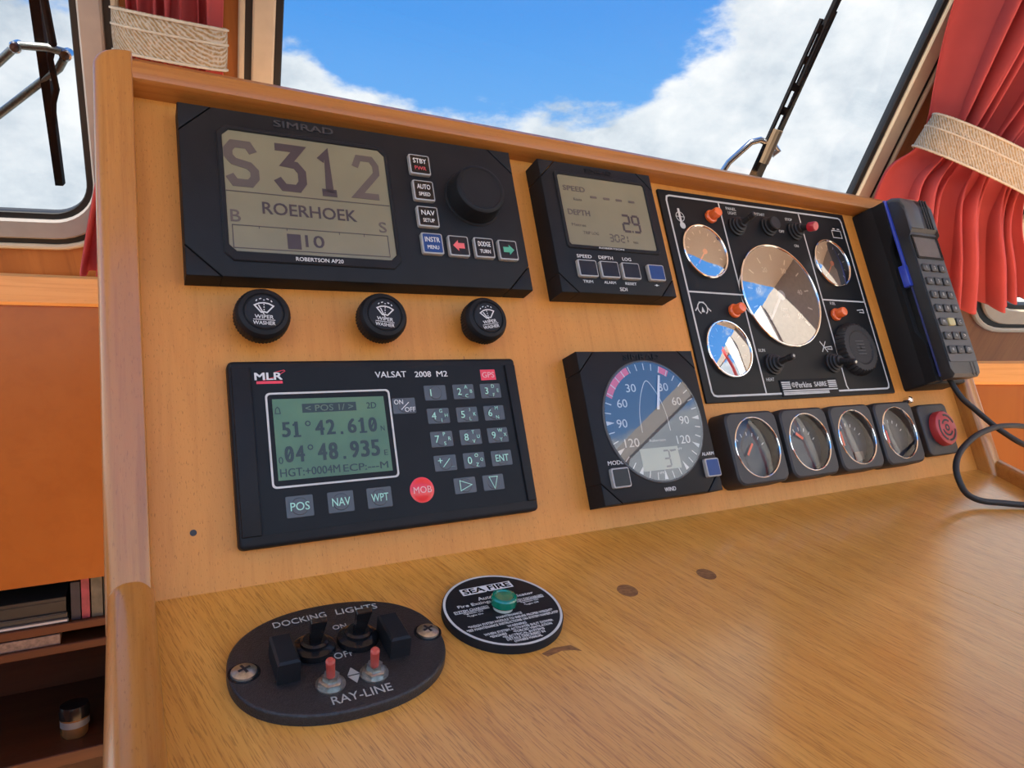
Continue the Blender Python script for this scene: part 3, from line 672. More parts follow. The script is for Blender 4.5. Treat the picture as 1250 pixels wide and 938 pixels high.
q.ribbon([(154.5, 112), (162, 114), (167, 117.4), (166.4, 118), (161, 116.6)], .35, z, .12)
T.part('logo_bar', q, REDBTN)
g = T.part('gps_badge', MB().prism([(293.2, 108.4), (304.4, 108.6), (304.2, 115.8), (293.2, 115.8)], z, z + .12), REDBTN)
T.part('lettering', MB().text('GPS', 298.8, 112.1, 3.8, z + .13, 9, .002), mat('pale_pink_print', (.75, .38, .36), .5), g)
def flat_key(cx, cy, w, h, items, M=MINT, bump=4.5, strokes=()):
    kk = T.part('key', MB().prism(rr(cx - w / 2, cy - h / 2, cx + w / 2, cy + h / 2, .7, 2), 8.2, 8.6, .15, 1), mat('slate_key', (.060, .068, .075), .42))
    T.part('key_dome', MB().lathe(cx, cy, [(0, 8.5), (bump, 8.5), (bump - .5, 8.95), (0, 9.1)], 28), MATS['slate_key'], kk)
    q = MB()
    for t, dx, dy, hh, ww in items: q.text(t, cx + dx, cy + dy, hh, 9.12, ww, .004)
    for pl, cl in strokes: q.ribbon([(cx + x, cy + y) for x, y in pl], .45, 9.12, closed=cl)
    T.part('legend', q, M, kk)
L3 = ((2.2, 3), (5.6, 0), (2.2, -3))
for (u, v), d, abc in zip(((258.9, 100.9), (278.9, 101), (298.8, 100.9), (258.9, 85.7), (279.1, 85.6), (298.9, 85.7), (259, 70.6), (279.2, 70.6), (299, 70.6), (279.2, 55.4)), '1234567890',
                          ('', 'ABC', 'DEF', 'GHI', 'JKL', 'MN', 'PRS', 'TUV', 'WXY', 'OQZ')):
    it = [(d, -3.4, 0, 4.6, None)]
    pos = ((2.2, 3.1), (2.2, -3.1)) if len(abc) == 2 else L3
    for ch, (dx, dy) in zip(abc, pos): it.append((ch, dx - .6, dy, 2.3, None))
    flat_key(u, v, 15, 10, it)
flat_key(259.2, 55.3, 15, 10, [('+', -3.6, 1.6, 3, 3), ('_', 4.4, -2.6, 1, 3)], strokes=(([(-2, -2.6), (3, 2.6)], False),))
flat_key(299.1, 55.3, 15, 10, [('ENT', 0, 0, 4.4, 9.5)])
flat_key(270.4, 40.1, 15, 10, [], strokes=(([(-3.6, -3.2), (4.4, 0), (-3.6, 3.2)], True),))
flat_key(290.5, 40.1, 15, 10, [], strokes=(([(-3, 3.6), (3, 3.6), (.2, -4)], True),))
flat_key(236.9, 93.3, 15, 10, [('ON', -3.6, 2.4, 3, 5.8), ('OFF', 3.4, -2.6, 3, 7)], WHITE, 4.4, strokes=(([(-2.4, -2.6), (3, 2)], False),))
for u, t in ((168.7, 'POS'), (191.7, 'NAV'), (214.6, 'WPT')): flat_key(u, 38.5, 15, 12, [(t, 0, 0, 4.6, 10.4)], bump=5)
b = T.part('mob_button', MB().lathe(241.5, 40.2, [(0, 8.2), (7.8, 8.2), (7.8, 8.6), (6, 8.9), (5.4, 9.3), (0, 9.4)], 40), REDBTN)
T.part('lettering', MB().text('MOB', 241.5, 40.2, 4, 9.42, 11.6, .002), MATS['pale_pink_print'], b)

# ---- wiper knobs
for (u, v, rot, txt) in ((155.8, 149, -3, 'below the wide autopilot screen'), (227.2, 149, -7, 'middle one of the row under the autopilot'), (299.0, 148.6, 9, 'below the autopilot knob and arrow buttons')):
    T = Thing('wiper_knob', 'round black ribbed wiper washer knob ' + txt, 'knob', PANEL, (u, v), 'wiper washer knobs in a row')
    T.part('stem', MB().lathe(u, v, [(0, 0), (10.5, 0), (10.5, 3), (7.5, 3.6), (7.5, 10), (0, 10)], 28), RUBBER)
    T.part('knob_body', MB().lathe(u, v, [(0, 9), (14.6, 9), (15.6, 10), (15.6, 17), (15.0, 18.6), (13.6, 20.6), (11.4, 21.4), (10.8, 20.6), (0, 20.6)], 96, .5, 9.5, 17.5), BLACK)
    c = T.part('knob_cap', MB().lathe(u, v, [(0, 20.2), (10.4, 20.2), (10.4, 21), (9.8, 21.4), (0, 21.4)], 44), mat('satin_black', (.009, .009, .010), .45, spec=.25))
    q = MB(); z = 21.42
    def tp(x, y): a = R(rot); return (u + x * math.cos(a) - y * math.sin(a), v + x * math.sin(a) + y * math.cos(a))
    q.ribbon([tp(*p) for p in ((-1.6, -.6), (-5.2, 3.6), (-2.6, 4.9), (0, 5.3), (2.6, 4.9), (5.2, 3.6), (1.6, -.6), (0, -.2))], .75, z, .12, True)
    q.ribbon([tp(0, -1.8), tp(-3, 3.8)], .6, z)
    for a, b in (((0, .6), (0, 1.4)), ((0, 2.2), (0, 3)), ((0, 3.8), (0, 4.6)), ((-4.4, 6), (-3.8, 7)), ((-2.6, 7.4), (-1.4, 7.9)), ((-.4, 7), (.4, 7)), ((1.4, 7.9), (2.6, 7.4)), ((3.8, 7), (4.4, 6))): q.ribbon([tp(*a), tp(*b)], .55, z)
    p1, p2 = tp(0, -3.2), tp(0, -6.9)
    q.text('WIPER', *p1, 2.2, z, 10.2, .02, R(rot)).text('WASHER', *p2, 2.2, z, 12, .02, R(rot)).ribbon([tp(-6, -5), tp(6, -5)], .35, z)
    T.part('legend', q, WHITE, c)

# ---- four small gauges
def by_angle(poly_fn, cx, cy, n=72):
    return [poly_fn(2 * math.pi * k / n) for k in range(n)]
def sq_pt(cx, cy, h, r_):
    def f(a):
        c, s = math.cos(a), math.sin(a)
        t = h / max(abs(c), abs(s)); x, y = c * t, s * t
        k = h - r_
        if abs(x) > k and abs(y) > k:      # corner arc: intersect ray with the corner circle
            ox, oy = math.copysign(k, x), math.copysign(k, y); b = c * ox + s * oy
            t = b + math.sqrt(max(0, b * b - (ox * ox + oy * oy - r_ * r_))); x, y = c * t, s * t
        return (cx + x, cy + y)
    return f
GAUGES = ((524.3, 'black square gauge with orange needle, next to the wind display'), (587.2, 'black square gauge with short orange bar near its top, second from the wind display'),
          (650.1, 'black square gauge with small window at the dial foot'), (713.0, 'black square gauge next to the red buzzer'))
for gi, (u, lab) in enumerate(GAUGES):
    v = 44.2
    T = Thing('square_gauge', lab, 'gauge', PANEL, (u, v), 'row of four square gauges')
    ci = [(u + 24.2 * math.cos(2 * math.pi * k / 72), v + 24.2 * math.sin(2 * math.pi * k / 72)) for k in range(72)]
    so = lambda h, r_: by_angle(sq_pt(u, v, h, r_), u, v)
    T.part('housing', MB().loft([[(x, y, 0) for x, y in so(30.2, 8)], [(x, y, 14.5) for x, y in so(29.6, 8)], [(x, y, 16.8) for x, y in so(29.0, 7.6)], [(x, y, 18) for x, y in so(27.6, 7)],
                                 [(x, y, 18) for x, y in ci], [(x, y, 8) for x, y in ci]], True, True), mat('gauge_black', (.017, .016, .017), .5, bump=.3, bscale=1800))
    dl = T.part('dial', MB().prism(circ(u, v, 23.6, 48), 7.9, 9), MATS['gauge_face'])
    T.part('rim', MB().ring(circ(u, v, 24.8, 64), circ(u, v, 23.7, 64), 17, 18.7, .5), CHROME)
    q = MB()
    for k in range(7):
        a = R(150 - 20 * k); q.ribbon([(u + 20 * math.cos(a), v - 6 + 20 * math.sin(a)), (u + 17 * math.cos(a), v - 6 + 17 * math.sin(a))], .8, 9.05)
    q.text(('VOLTS', 'FUEL', 'TEMP', 'BAR')[gi] if False else '', 0, 0, 1, 9.05) if False else None
    T.part('dial_print', q, OFFW, dl)
    N_ = mat('orange_needle', (.75, .12, .04), .45)
    if gi == 0: T.part('needle', MB().ribbon([(u - 5, v - 5), (u + 3, v + 4)], 1.8, 10.2, .4), N_, dl)
    if gi == 1:
        T.part('needle', MB().ribbon([(u - 6, v + 9), (u + 1.5, v + 4)], 2.4, 10.2, .4), N_, dl)
        T.part('red_mark', MB().ribbon([(u - 14, v - 3), (u - 11.5, v - 6)], 2.4, 9.05, .2), REDBTN, dl)
    if gi == 2:
        T.part('needle', MB().ribbon([(u - 11, v + 7), (u - 10, v - 6)], 2.2, 10.2, .4), N_, dl)
        T.part('window_label', MB().prism([(u + 1, v - 22), (u + 13, v - 19.5), (u + 13, v - 12.5), (u + 1, v - 12.5)], 9, 10), mat('brown_label', (.16, .11, .07), .5), dl)
    if gi == 3:
        T.part('needle', MB().ribbon([(u - 9, v + 4), (u - 8, v - 8)], 2, 10.2, .4), REDBTN, dl)
    T.part('lens', MB().loft([[(u + a_ * math.cos(2 * math.pi * k / 48), v + a_ * math.sin(2 * math.pi * k / 48), zz) for k in range(48)] for a_, zz in ((23.9, 17.3), (20, 17.9), (14, 18.4), (7, 18.7), (.2, 18.8))], False, True), DIALG2)

# ---- buzzer
T = Thing('alarm_buzzer', 'square black alarm buzzer with slotted red round grille', 'buzzer', PANEL, (792, 45))
T.part('base_plate', MB().prism(rr(767.2, 19, 817, 70.6, 6, 6), 0, 8, 1.6, 3), MATS['gauge_black'])
bu, bv = 795.4, 44.6
c = T.part('buzzer_cap', MB().lathe(bu, bv, [(0, 7.8), (17.4, 7.8), (17.4, 12.5), (16.6, 14.4), (15, 15.2), (0, 15.4)], 56), BUZZ)
q = MB()
for rad, segs in ((12.6, ((20, 100), (140, 250), (262, 350))), (7.6, ((50, 150), (190, 330))), (2.6, ((0, 360),))):
    for a0, a1 in segs: q.arc(bu, bv, rad, a0, a1, 1.9, 15.2, .3)
T.part('grille_slots', q, GASKET, c)
T.part('wire', MB().tube([(765.5, 45, 1.2), (765.3, 40, 2), (765.8, 35, 1.2)], 1.3, 8), REDLENS)
T = Thing('panel_bolt', 'small bright-headed bolt on black bracket above the alarm buzzer', 'bolt', PANEL, (764, 76))
T.part('bracket', MB().prism([(757, 71), (766, 75), (765, 79), (756, 74)], 0, 4), BLACK)
T.part('bolt_head', MB().lathe(765.5, 77, [(0, 0), (3.4, 0), (3.4, 5.5), (2.6, 6.6), (0, 7)], 14), CHROME)

# ---- telephone
T = Thing('phone_cradle', 'black telephone cradle fixed at the end of the instrument board', 'cradle', PANEL, (803, 184))
T.part('cradle_body', MB().prism(rr(768.5, 86.5, 838, 281, 3, 3), 0, 24, 2, 2, .6), BLACK)
T.part('side_cheek', MB().add(*(lambda P_: ([(769.2, v, n) for v, n in P_] + [(777, v, n) for v, n in P_], [tuple(range(len(P_))), tuple(reversed(range(len(P_), 2 * len(P_))))] + [(i, (i + 1) % len(P_), len(P_) + (i + 1) % len(P_), len(P_) + i) for i in range(len(P_))]))([(88, 20), (88, 33), (128, 33), (140, 27), (228, 27), (244, 34), (279, 35), (279, 20)])), BLACK)
T = Thing('telephone_handset', 'black telephone handset with rows of small keys resting in its cradle', 'telephone', PANEL, (800, 184, 24))
def prof_box(x0, x1, P_, bev=1.5):
    b = MB(); cx = sum(p[0] for p in P_) / len(P_); cz = sum(p[1] for p in P_) / len(P_)
    ins = [(v + (cx - v) * bev * 2 / max(30, abs(cx - v) * 1), n + (cz - n) * .12) for v, n in P_]
    return b.loft([[(x0, v, n) for v, n in ins], [(x0 + bev, v, n) for v, n in P_], [(x1 - bev, v, n) for v, n in P_], [(x1, v, n) for v, n in ins]])
hs = T.part('handset_body', prof_box(774.5, 824.5, [(88, 34), (88, 44), (91, 47), (240, 47), (244, 51), (268, 51.5), (277, 48), (281, 40), (281, 30), (250, 24), (240, 34)], 3), mat('handset_black', (.020, .022, .025), .34, bump=.2, bscale=2500))
T.part('earpiece_tip', prof_box(775.6, 800, [(243, 36), (243, 51.2), (267, 52), (277, 48.6), (281.4, 40), (281.4, 32)], 2), mat('handset_grey', (.060, .068, .070), .38), hs)
T.part('key_plate', MB().prism(rr(775.5, 103, 822.5, 240, 2, 3), 46.6, 47.5), mat('keyplate_grey', (.055, .060, .065), .4))
T.part('display', MB().prism(rr(778, 212.5, 819.5, 235, 1, 2), 47.3, 47.8), mat('phone_display', (.10, .095, .095), .25, coat=.5))
T.part('display_frame', MB().ring(rr(776.2, 210.8, 821.2, 236.8, 1.5, 2), rr(778.6, 213, 819, 234.6, 1, 2), 47.2, 48.6), BLACK2)
km = mat('phone_key', (.022, .023, .025), .4)
rows = [201 - 14.35 * k for k in range(7)]
leg = [('1', '2', '3'), ('4', '5', '6'), ('7', '8', '9'), ('*', '0', '#'), ('M', '', 'C'), ('<', '+', '>'), ('*', '-', 'ON')]
for ri, v in enumerate(rows):
    for ci_, u in enumerate((783.5, 797.3, 811.5)):
        kk = T.part('key', MB().prism(rr(u - 5.6, v - 4, u + 5.6, v + 4, 1.8, 3), 47.3, 49.6, .8), km if (ri, ci_) != (4, 1) else mat('yellow_key', (.42, .38, .18), .45))
        t = leg[ri][ci_]
        if t: T.part('legend', MB().text(t, u, v, 3.4 if t not in '-<>+' else 3, 49.62, 5 if t == 'ON' else (3 if t in '-' else None)), OFFW, kk)
for u in (805, 809.5, 814): T.part('groove', MB().prism([(u, 243.5), (u + 1.6, 243.5), (u + 1.6, 276), (u, 276)], 50.6, 51.9), GASKET)
for u in (809, 814.5): T.part('groove', MB().prism([(u, 88.6), (u + 1.6, 88.6), (u + 1.6, 102), (u, 102)], 46.6, 47.2), GASKET)
T.part('blue_edge', MB().prism([(771.4, 205), (775, 205), (775, 280.5), (771.4, 280.5)], 34, 36.4, .8), BLUEST)
T.part('blue_edge', MB().prism([(773.4, 92), (775.4, 92), (775.4, 186), (773.4, 186)], 34.2, 35.8, .5), mat('dark_blue_strip', (.012, .02, .12), .4))
T.part('blue_clip', MB().prism(rr(769.6, 186, 775.5, 209, 1.5, 2), 30, 36.8, 1), BLUEST)
cord = [(800, 96, 28), (800.2, 84, 30), (803.8, 68.8, 33), (813.4, 56.8, 36), (826.2, 41, 40), (834.6, 30.5, 44), (851.5, 15.8, 50), (880, 0, 60), (915, -8, 62), (935, 5, 52), (922, 26, 42), (884.5, 34.3, 40), (850.1, 36.7, 42), (825, 36.3, 43), (789.1, 31.6, 45),
        (760, 23.8, 47), (739.6, 14.4, 48), (727.8, 3.3, 49), (725.3, -9.8, 50), (729.6, -20.5, 51), (742.6, -27.9, 54), (763.4, -33, 60), (783, -37.6, 66), (812, -43, 76), (850, -52, 95)]
T.part('cord', MB().tube(catmull(cord, 7), 2.7, 12), RUBBER)

# ================================================================ THINGS ON THE DESK
T = Thing('docking_switch_plate', 'oval black switch plate for docking lights with four toggles', 'switch plate', DESKF, (169.5, -75))
ov = circ(169.5, -74.6, 49, 96, 38.8, 2.25)
T.part('plate', MB().prism(ov, 0, 5.2, 1.4, 3), ENGRAVED)
q = MB()
def arc_text(q, s, cx, cy, rad, spread, h, z):
    n = len(s)
    for k, ch in enumerate(s):
        if ch == ' ': continue
        a = spread * (.5 - k / (n - 1)); q.text(ch, cx + rad * math.sin(-a), cy + rad * math.cos(a), h, z, None if ch == 'I' else h * .86, 0, a)
q.text('DOCKING', 157.2, -45.4, 4.4, 5.22, 25.5, 0, .05).text('LIGHTS', 185.4, -45.2, 4.4, 5.22, 21, 0, -.05)
q.text('ON', 173.6, -56.8, 3.4, 5.22, 6.6).text('OFF', 170, -77.8, 4.2, 5.22, 9).text('RAY-LINE', 170.4, -105.4, 4.8, 5.22, 26)
q.prism([(167.6, -92.4), (173, -92.4), (170.3, -87.6)], 5.1, 5.35).prism([(167.6, -93.2), (170.3, -98.2), (173, -93.2)], 5.1, 5.35)
T.part('lettering', q, mat('engraved_white', (.36, .35, .31), .5))
for u, s in ((127.2, -75.6), (212.4, -74.8)):
    T.part('screw_recess', MB().lathe(u, s, [(0, 5.0), (6.8, 5.0), (6.8, 5.3), (0, 5.3)], 28), BLACK2)
    w = T.part('screw', MB().lathe(u, s, [(0, 5), (5.6, 5.2), (5.4, 6.2), (3.5, 7.2), (0, 7.5)], 28), STEEL)
    T.part('cross_slot', MB().ribbon([(u - 2.6, s - 1), (u + 2.6, s + 1)], 1.1, 7.2, .35).ribbon([(u - 1, s + 2.6), (u + 1, s - 2.6)], 1.1, 7.2, .35), GASKET, w)
for u in (138.6, 188.6):
    T.part('rocker_block', MB().box(u, -88.4, 4, u + 9.6, -67.6, 15.6, 1), BLACK)
for u, s in ((158.2, -70.4), (178.8, -69.8)):
    t = T.part('toggle', MB().lathe(u, s, [(0, 5), (9.4, 5), (9.8, 6), (9.4, 8), (8, 8.8), (6.4, 9.2), (6.4, 10.6), (5.2, 11.4), (0, 11.4)], 36), BLACK2)
    b0 = Vector((u, s, 9)); b1 = Vector((u - .4, s - 7.6, 26)); d = (b1 - b0); sx = Vector((1, 0, 0)); ny = d.cross(sx).normalized()
    rings = []
    for k, w, th in ((0, 2.2, 2.2), (.3, 2.4, 1.9), (1, 3.5, 1.3), (1.02, 3.2, 1.0)):
        p = b0 + d * k; rings.append([tuple(p + sx * (a * w) + ny * (b * th)) for a, b in ((-1, -1), (1, -1), (1, 1), (-1, 1))])
    T.part('lever', MB().loft(rings), BLACK2, t)
for u, s in ((159.5, -95.2), (178.9, -94.8)):
    t = T.part('small_toggle', MB().lathe(u, s, [(0, 5), (6.4, 5), (6.4, 5.8), (0, 5.8)], 28), STEEL)
    T.part('nut', MB().lathe(u, s, [(0, 5.6), (5.4, 5.6), (5.4, 7.6), (4.6, 8), (3.6, 8), (3.6, 10.2), (0, 10.2)], 6), STEEL, t)
    T.part('sleeve', MB().tube([(u, s, 8), (u - .9, s - 2, 14), (u - 1.9, s - 4.4, 20.5), (u - 2, s - 4.6, 21.3)], [1.8, 1.9, 2.0, 1.2], 16), REDROD, t)

T = Thing('fire_indicator', 'round black fire extinguisher indicator with white rim and green lamp', 'indicator', DESKF, (258.4, -67.6))
dc, ds = 258.4, -67.6
T.part('disc', MB().prism(circ(dc, ds, 32.6, 80), 0, 4.6, .6, 2), BLACK)
T.part('white_rim', MB().ring(circ(dc, ds, 32, 80), circ(dc, ds, 30.7, 80), 4.5, 4.75), OFFW)
z = 4.62
q = MB()
q.prism([(dc - 15.6, ds + 16.6), (dc + 15.6, ds + 16.6), (dc + 15.6, ds + 22.6), (dc - 15.6, ds + 22.6)], z - .05, z + .05)
T.part('logo_box', q, WHITE)
T.part('logo_lettering', MB().text('SEA FIRE', dc, ds + 19.6, 4.3, z + .07, 28.6, .045).ribbon([(dc - 1.2, ds + 17), (dc + 3, ds + 12.8)], .8, z), BLACK2)
q = MB()
for t, dy, h, w in (('Automatic', 11.4, 3.0, 19), ('Fire Extinguisher Indicator', 7.4, 3.0, 46), ('MAINTENANCE', -7.2, 1.7, 15), ('*WEIGH SYSTEM MODULE TO INSURE PROPER WEIGHT*', -10, 1.9, 50), ('*SEE MAINTENANCE INSTRUCTIONS ON SYSTEM NAMEPLATE*', -12.6, 1.9, 54),
                    ('WARNING', -15.6, 1.8, 11), ('WHEN SYSTEM ACTIVATES SHUT DOWN:', -18.2, 1.8, 40), ('*ENGINES       *FORCED VENTILATION', -20.6, 1.8, 36), ('*ELECTRICAL SYSTEMS', -23, 1.8, 24), ('DETAILS DESCRIBED IN', -25.3, 1.8, 22), ('OWNERS MANUAL', -27.6, 1.8, 16)):
    q.text(t, dc, ds + dy, h, z, w, .006)
for cx, t1 in ((dc - 17, 'SYSTEM CHARGED'), (dc + 17, 'SYSTEM DISCHARGED')):
    q.text(t1, cx, ds + 3.6, 1.9, z, 20, .006).ribbon([(cx - 10, ds + 2.2), (cx + 10, ds + 2.2)], .25, z).text('*Ignition On', cx, ds + .9, 1.6, z, 11).text('*Light ' + ('On' if cx < dc else 'Off'), cx, ds - 1.4, 1.6, z, 9)
T.part('lettering', q, WHITE)
g = T.part('lamp_collar', MB().lathe(dc, ds, [(0, 4.5), (5.4, 4.5), (5.4, 8), (0, 8)], 24), CLEAR)
T.part('green_lamp', MB().lathe(dc, ds, [(0, 7), (6.6, 7), (7, 7.6), (7, 11.2), (6.4, 12), (5.2, 12.2), (4.6, 11.6), (0, 11.4)], 36), GREEN, g)

# ================================================================ CURTAINS
def curtain(name, label, rows, folds, amp, zc, n=220, phase=0):
    """rows: (left a,b), (right a,b), amplitude factor, z shift - from the top hem to the bottom"""
    b = MB(); grid = []; fine = []
    for k in range(len(rows) - 1):
        steps = 10
        for t in range(steps): fine.append(k + t / steps)
    fine.append(len(rows) - 1)
    def cr(i, f):
        k = min(int(f), len(rows) - 2); t = f - k
        P_ = [i(rows[max(k - 1, 0)]), i(rows[k]), i(rows[k + 1]), i(rows[min(k + 2, len(rows) - 1)])]
        a, b_, c, d = P_
        return .5 * ((2 * b_) + (c - a) * t + (2 * a - 5 * b_ + 4 * c - d) * t * t + (3 * b_ - a - 3 * c + d) * t ** 3)
    rnd = random.Random(5 + phase); ph = [rnd.uniform(0, 6.28) for _ in range(6)]
    for f in fine:
        la, lb = cr(lambda r_: r_[0][0], f), cr(lambda r_: r_[0][1], f); ra, rb = cr(lambda r_: r_[1][0], f), cr(lambda r_: r_[1][1], f)
        am, zs = cr(lambda r_: r_[2], f) * amp, cr(lambda r_: r_[3], f)
        ring = []
        for i in range(n + 1):
            t = i / n; tt = t + .018 * math.sin(2 * math.pi * 3 * t + ph[0]) + .012 * math.sin(2 * math.pi * 5 * t + ph[1]) + .006 * math.sin(f * 1.3 + 9 * t)
            w = math.sin(2 * math.pi * folds * tt + phase); w = math.copysign(abs(w) ** .9, w)
            w2 = math.sin(2 * math.pi * folds * .37 * tt + ph[2])
            x = la + (ra - la) * t + am * .35 * math.cos(2 * math.pi * folds * tt + phase)
            ring.append((x, lb + (rb - lb) * t + 2 * w2, zc + zs + am * (w * .8 + .4 * w2) + am * .8 * math.sin(math.pi * t)))
        grid.append(ring)
    b.loft(grid, False, False, close=False)
    ob = single(name, label, 'curtain', SCREEN, (sum(p[0] for p in grid[-1]) / (n + 1), grid[-1][0][1], zc), b, CURT)
    md = ob.modifiers.new('thickness', 'SOLIDIFY'); md.thickness = .0012
    return ob
WEAVE = bpy.data.materials.new('woven_braid'); WEAVE.use_nodes = True
def weave():
    nt = WEAVE.node_tree; N = nt.nodes; b = N['Principled BSDF']; tc = N.new('ShaderNodeTexCoord')
    w = N.new('ShaderNodeTexWave'); w.wave_type = 'BANDS'; w.bands_direction = 'DIAGONAL'; w.inputs['Scale'].default_value = 130; w.inputs['Distortion'].default_value = 3; link(nt, tc.outputs['Object'], w.inputs[0])
    v = N.new('ShaderNodeTexVoronoi'); v.inputs['Scale'].default_value = 320; link(nt, tc.outputs['Object'], v.inputs[0])
    mx = N.new('ShaderNodeMath'); mx.operation = 'MULTIPLY'; link(nt, w.outputs['Fac'], mx.inputs[0]); link(nt, v.outputs['Distance'], mx.inputs[1])
    r = N.new('ShaderNodeValToRGB'); link(nt, mx.outputs[0], r.inputs[0]); r.color_ramp.elements[0].color = (.52, .49, .42, 1); r.color_ramp.elements[1].color = (.40, .29, .15, 1)
    r.color_ramp.elements[0].position = .05; r.color_ramp.elements[1].position = .5
    link(nt, r.outputs[0], b.inputs['Base Color']); b.inputs['Roughness'].default_value = .8
    bp = N.new('ShaderNodeBump'); bp.inputs['Strength'].default_value = .9; bp.inputs['Distance'].default_value = .002; link(nt, mx.outputs[0], bp.inputs['Height']); link(nt, bp.outputs[0], b.inputs['Normal'])
weave()
def tieback(label, L, Rt, h, depth, zc):
    """band round the gathered cloth: an ellipse from point L to point Rt, h high"""
    L, Rt = Vector((*L, 0)), Vector((*Rt, 0)); c = (L + Rt) / 2; ax = (Rt - L) / 2; up = Vector((-ax.y, ax.x, 0)).normalized()
    T = Thing('curtain_tieback', label, 'tieback', SCREEN, (c.x, c.y, zc))
    def ring(k, g): return [tuple(c + ax * ((1 + g / ax.length) * math.cos(2 * math.pi * i / 64)) + Vector((0, 0, zc + (depth + g) * math.sin(2 * math.pi * i / 64))) + up * (k + 3 * math.sin(2 * math.pi * i / 64))) for i in range(64)]
    T.part('band', MB().loft([ring(-h / 2, 0), ring(-h / 2, 1.5), ring(-h / 6, 2.2), ring(h / 6, 2.2), ring(h / 2, 1.5), ring(h / 2, 0), ring(-h / 2, 0)], False, False), WEAVE)
    for k in (-h * .46, h * .12, h * .46): T.part('braid_cord', MB().loft([ring(k - 1.2, 1.6), ring(k - .8, 3.2), ring(k + .8, 3.2), ring(k + 1.2, 1.6)], False, False), mat('cream_braid', (.60, .56, .46), .8, bump=1, bscale=700))
curtain('curtain', 'narrow red curtain gathered behind the corner of the wooden frame', [((-118, 480), (10, 480), 1, 0), ((-128, 150), (-36, 150), .9, 0), ((-133, 70), (-46, 68), .7, 0), ((-138, 42), (-50, 42), .55, 0), ((-146, 10), (-52, 10), .7, 0), ((-185, -90), (-60, -95), 1, 0), ((-218, -190), (-70, -195), 1.1, 0), ((-222, -206), (-72, -212), 1.1, 0)], 7, 15, 42)
tieback('patterned beige tieback on the narrow curtain behind the wooden frame', (-142, 52), (-44, 43), 40, 25, 50)
curtain('curtain', 'large bright red curtain tied back behind the telephone', [((780, 500), (1240, 500), 1.2, 0), ((800, 190), (1085, 200), 1, 0), ((822, 46), (1016, 2), .5, 0), ((816, 13), (1014, -36), .42, 0), ((792, -24), (1030, -85), .7, 0), ((815, -120), (1070, -140), 1.05, 0), ((850, -214), (1110, -198), 1.15, 0)], 9.5, 26, 66, n=320, phase=2)
tieback('patterned beige tieback on the large curtain behind the telephone', (806, 38), (1030, -20), 46, 46, 76)
# a third curtain on the starboard side wall (shows only mirrored in the dials)
sc_ = MB(); g_ = []
for zz in range(100, 841, 74): g_.append([(x, zz, 30 + 16 * math.sin(x / 7.)) for x in range(884, 961, 2)])
sc_.loft(g_, False, False, close=False)
single('curtain', 'red curtain hanging on the cream side wall', 'curtain', SIDE, (920, 100, 30), sc_, CURT).modifiers.new('thickness', 'SOLIDIFY').thickness = .0015

WIPERB = mat('matt_wiper_black', (.010, .010, .011), .75, spec=.08)
# ================================================================ WIPERS OUTSIDE THE GLASS
T = Thing('windscreen_wiper', 'black wiper with chrome twin arms outside the pane above the cabinet', 'wiper', SCREEN, (-240, -133, -40), 'windscreen wipers')
T.part('blade', MB().add(*(lambda A: (A, [(0, 1, 2, 3), (7, 6, 5, 4), (0, 4, 5, 1), (1, 5, 6, 2), (2, 6, 7, 3), (3, 7, 4, 0)]))([(-233, 110, -44), (-223, 110, -44), (-242, -133, -44), (-250, -133, -44), (-233, 110, -34), (-223, 110, -34), (-242, -133, -34), (-250, -133, -34)])), WIPERB, smooth=False)
T.part('blade_bridge', MB().tube([(-222, 110, -34), (-221, 20, -28), (-226, 5, -27), (-226, -25, -28), (-233, -40, -32), (-238, -64, -36)], [4, 4, 3.2, 3, 3, 2], 8), WIPERB)
for pts in ([(-211, 12, -30), (-226, 16, -26), (-252, 15, -30), (-262, 9, -34), (-300, -24, -40), (-420, -128, -55)], [(-212, 9, -32), (-222, -5, -36), (-300, -66, -44), (-420, -160, -55)]):
    T.part('arm', MB().tube(pts, 4.2, 12), STEEL)
for p in ((-211, 10, -28), (-256, 13, -28)): T.part('pivot', MB().lathe(p[0], p[1], [(0, -38), (6, -38), (6, -26), (4.5, -24.5), (0, -24)], 20), CHROME)
T = Thing('windscreen_wiper', 'black slotted wiper arm outside the wide centre pane', 'wiper', SCREEN, (655, -54, -40), 'windscreen wipers')
P0, P1 = Vector((651, -70, -36)), Vector((682, 140, -40))
q = MB(); ax = (P1 - P0); sd = Vector((ax.y, -ax.x, 0)).normalized()
def strip(q, t0, t1, o0, o1, z0=-40, z1=-34):
    a, b = P0 + ax * t0, P0 + ax * t1
    c4 = [a + sd * o0, a + sd * o1, b + sd * o1, b + sd * o0]; q.prism([(p.x, p.y) for p in c4], z0, z1)
strip(q, 0, 1.0, -8.5, -5.5); strip(q, 0, 1.06, 3, 9)
for t in (.0, .22, .43, .58, .74, .92): strip(q, t, t + (.14 if t < .2 else .05), -7, 5)
T.part('arm', q, WIPERB, smooth=False)
T.part('blade', MB().tube([(672, 60, -34), (684, 140, -36), (714, 300, -42)], 5, 8), WIPERB)
T.part('arm_sleeve', MB().tube([tuple(P0 + ax * .12 + Vector((0, 0, 4))), tuple(P0 + ax * .34 + Vector((0, 0, 4)))], 7.5, 10), mat('bronze_sleeve', (.22, .14, .08), .4))
T.part('bracket', MB().tube([(590, -95, -44), (606, -50, -42), (630, -20, -40), (642, -15, -38), (668, -22, -38), (676, -27, -38), (668, -34, -38)], 4.4, 12), CHROME)

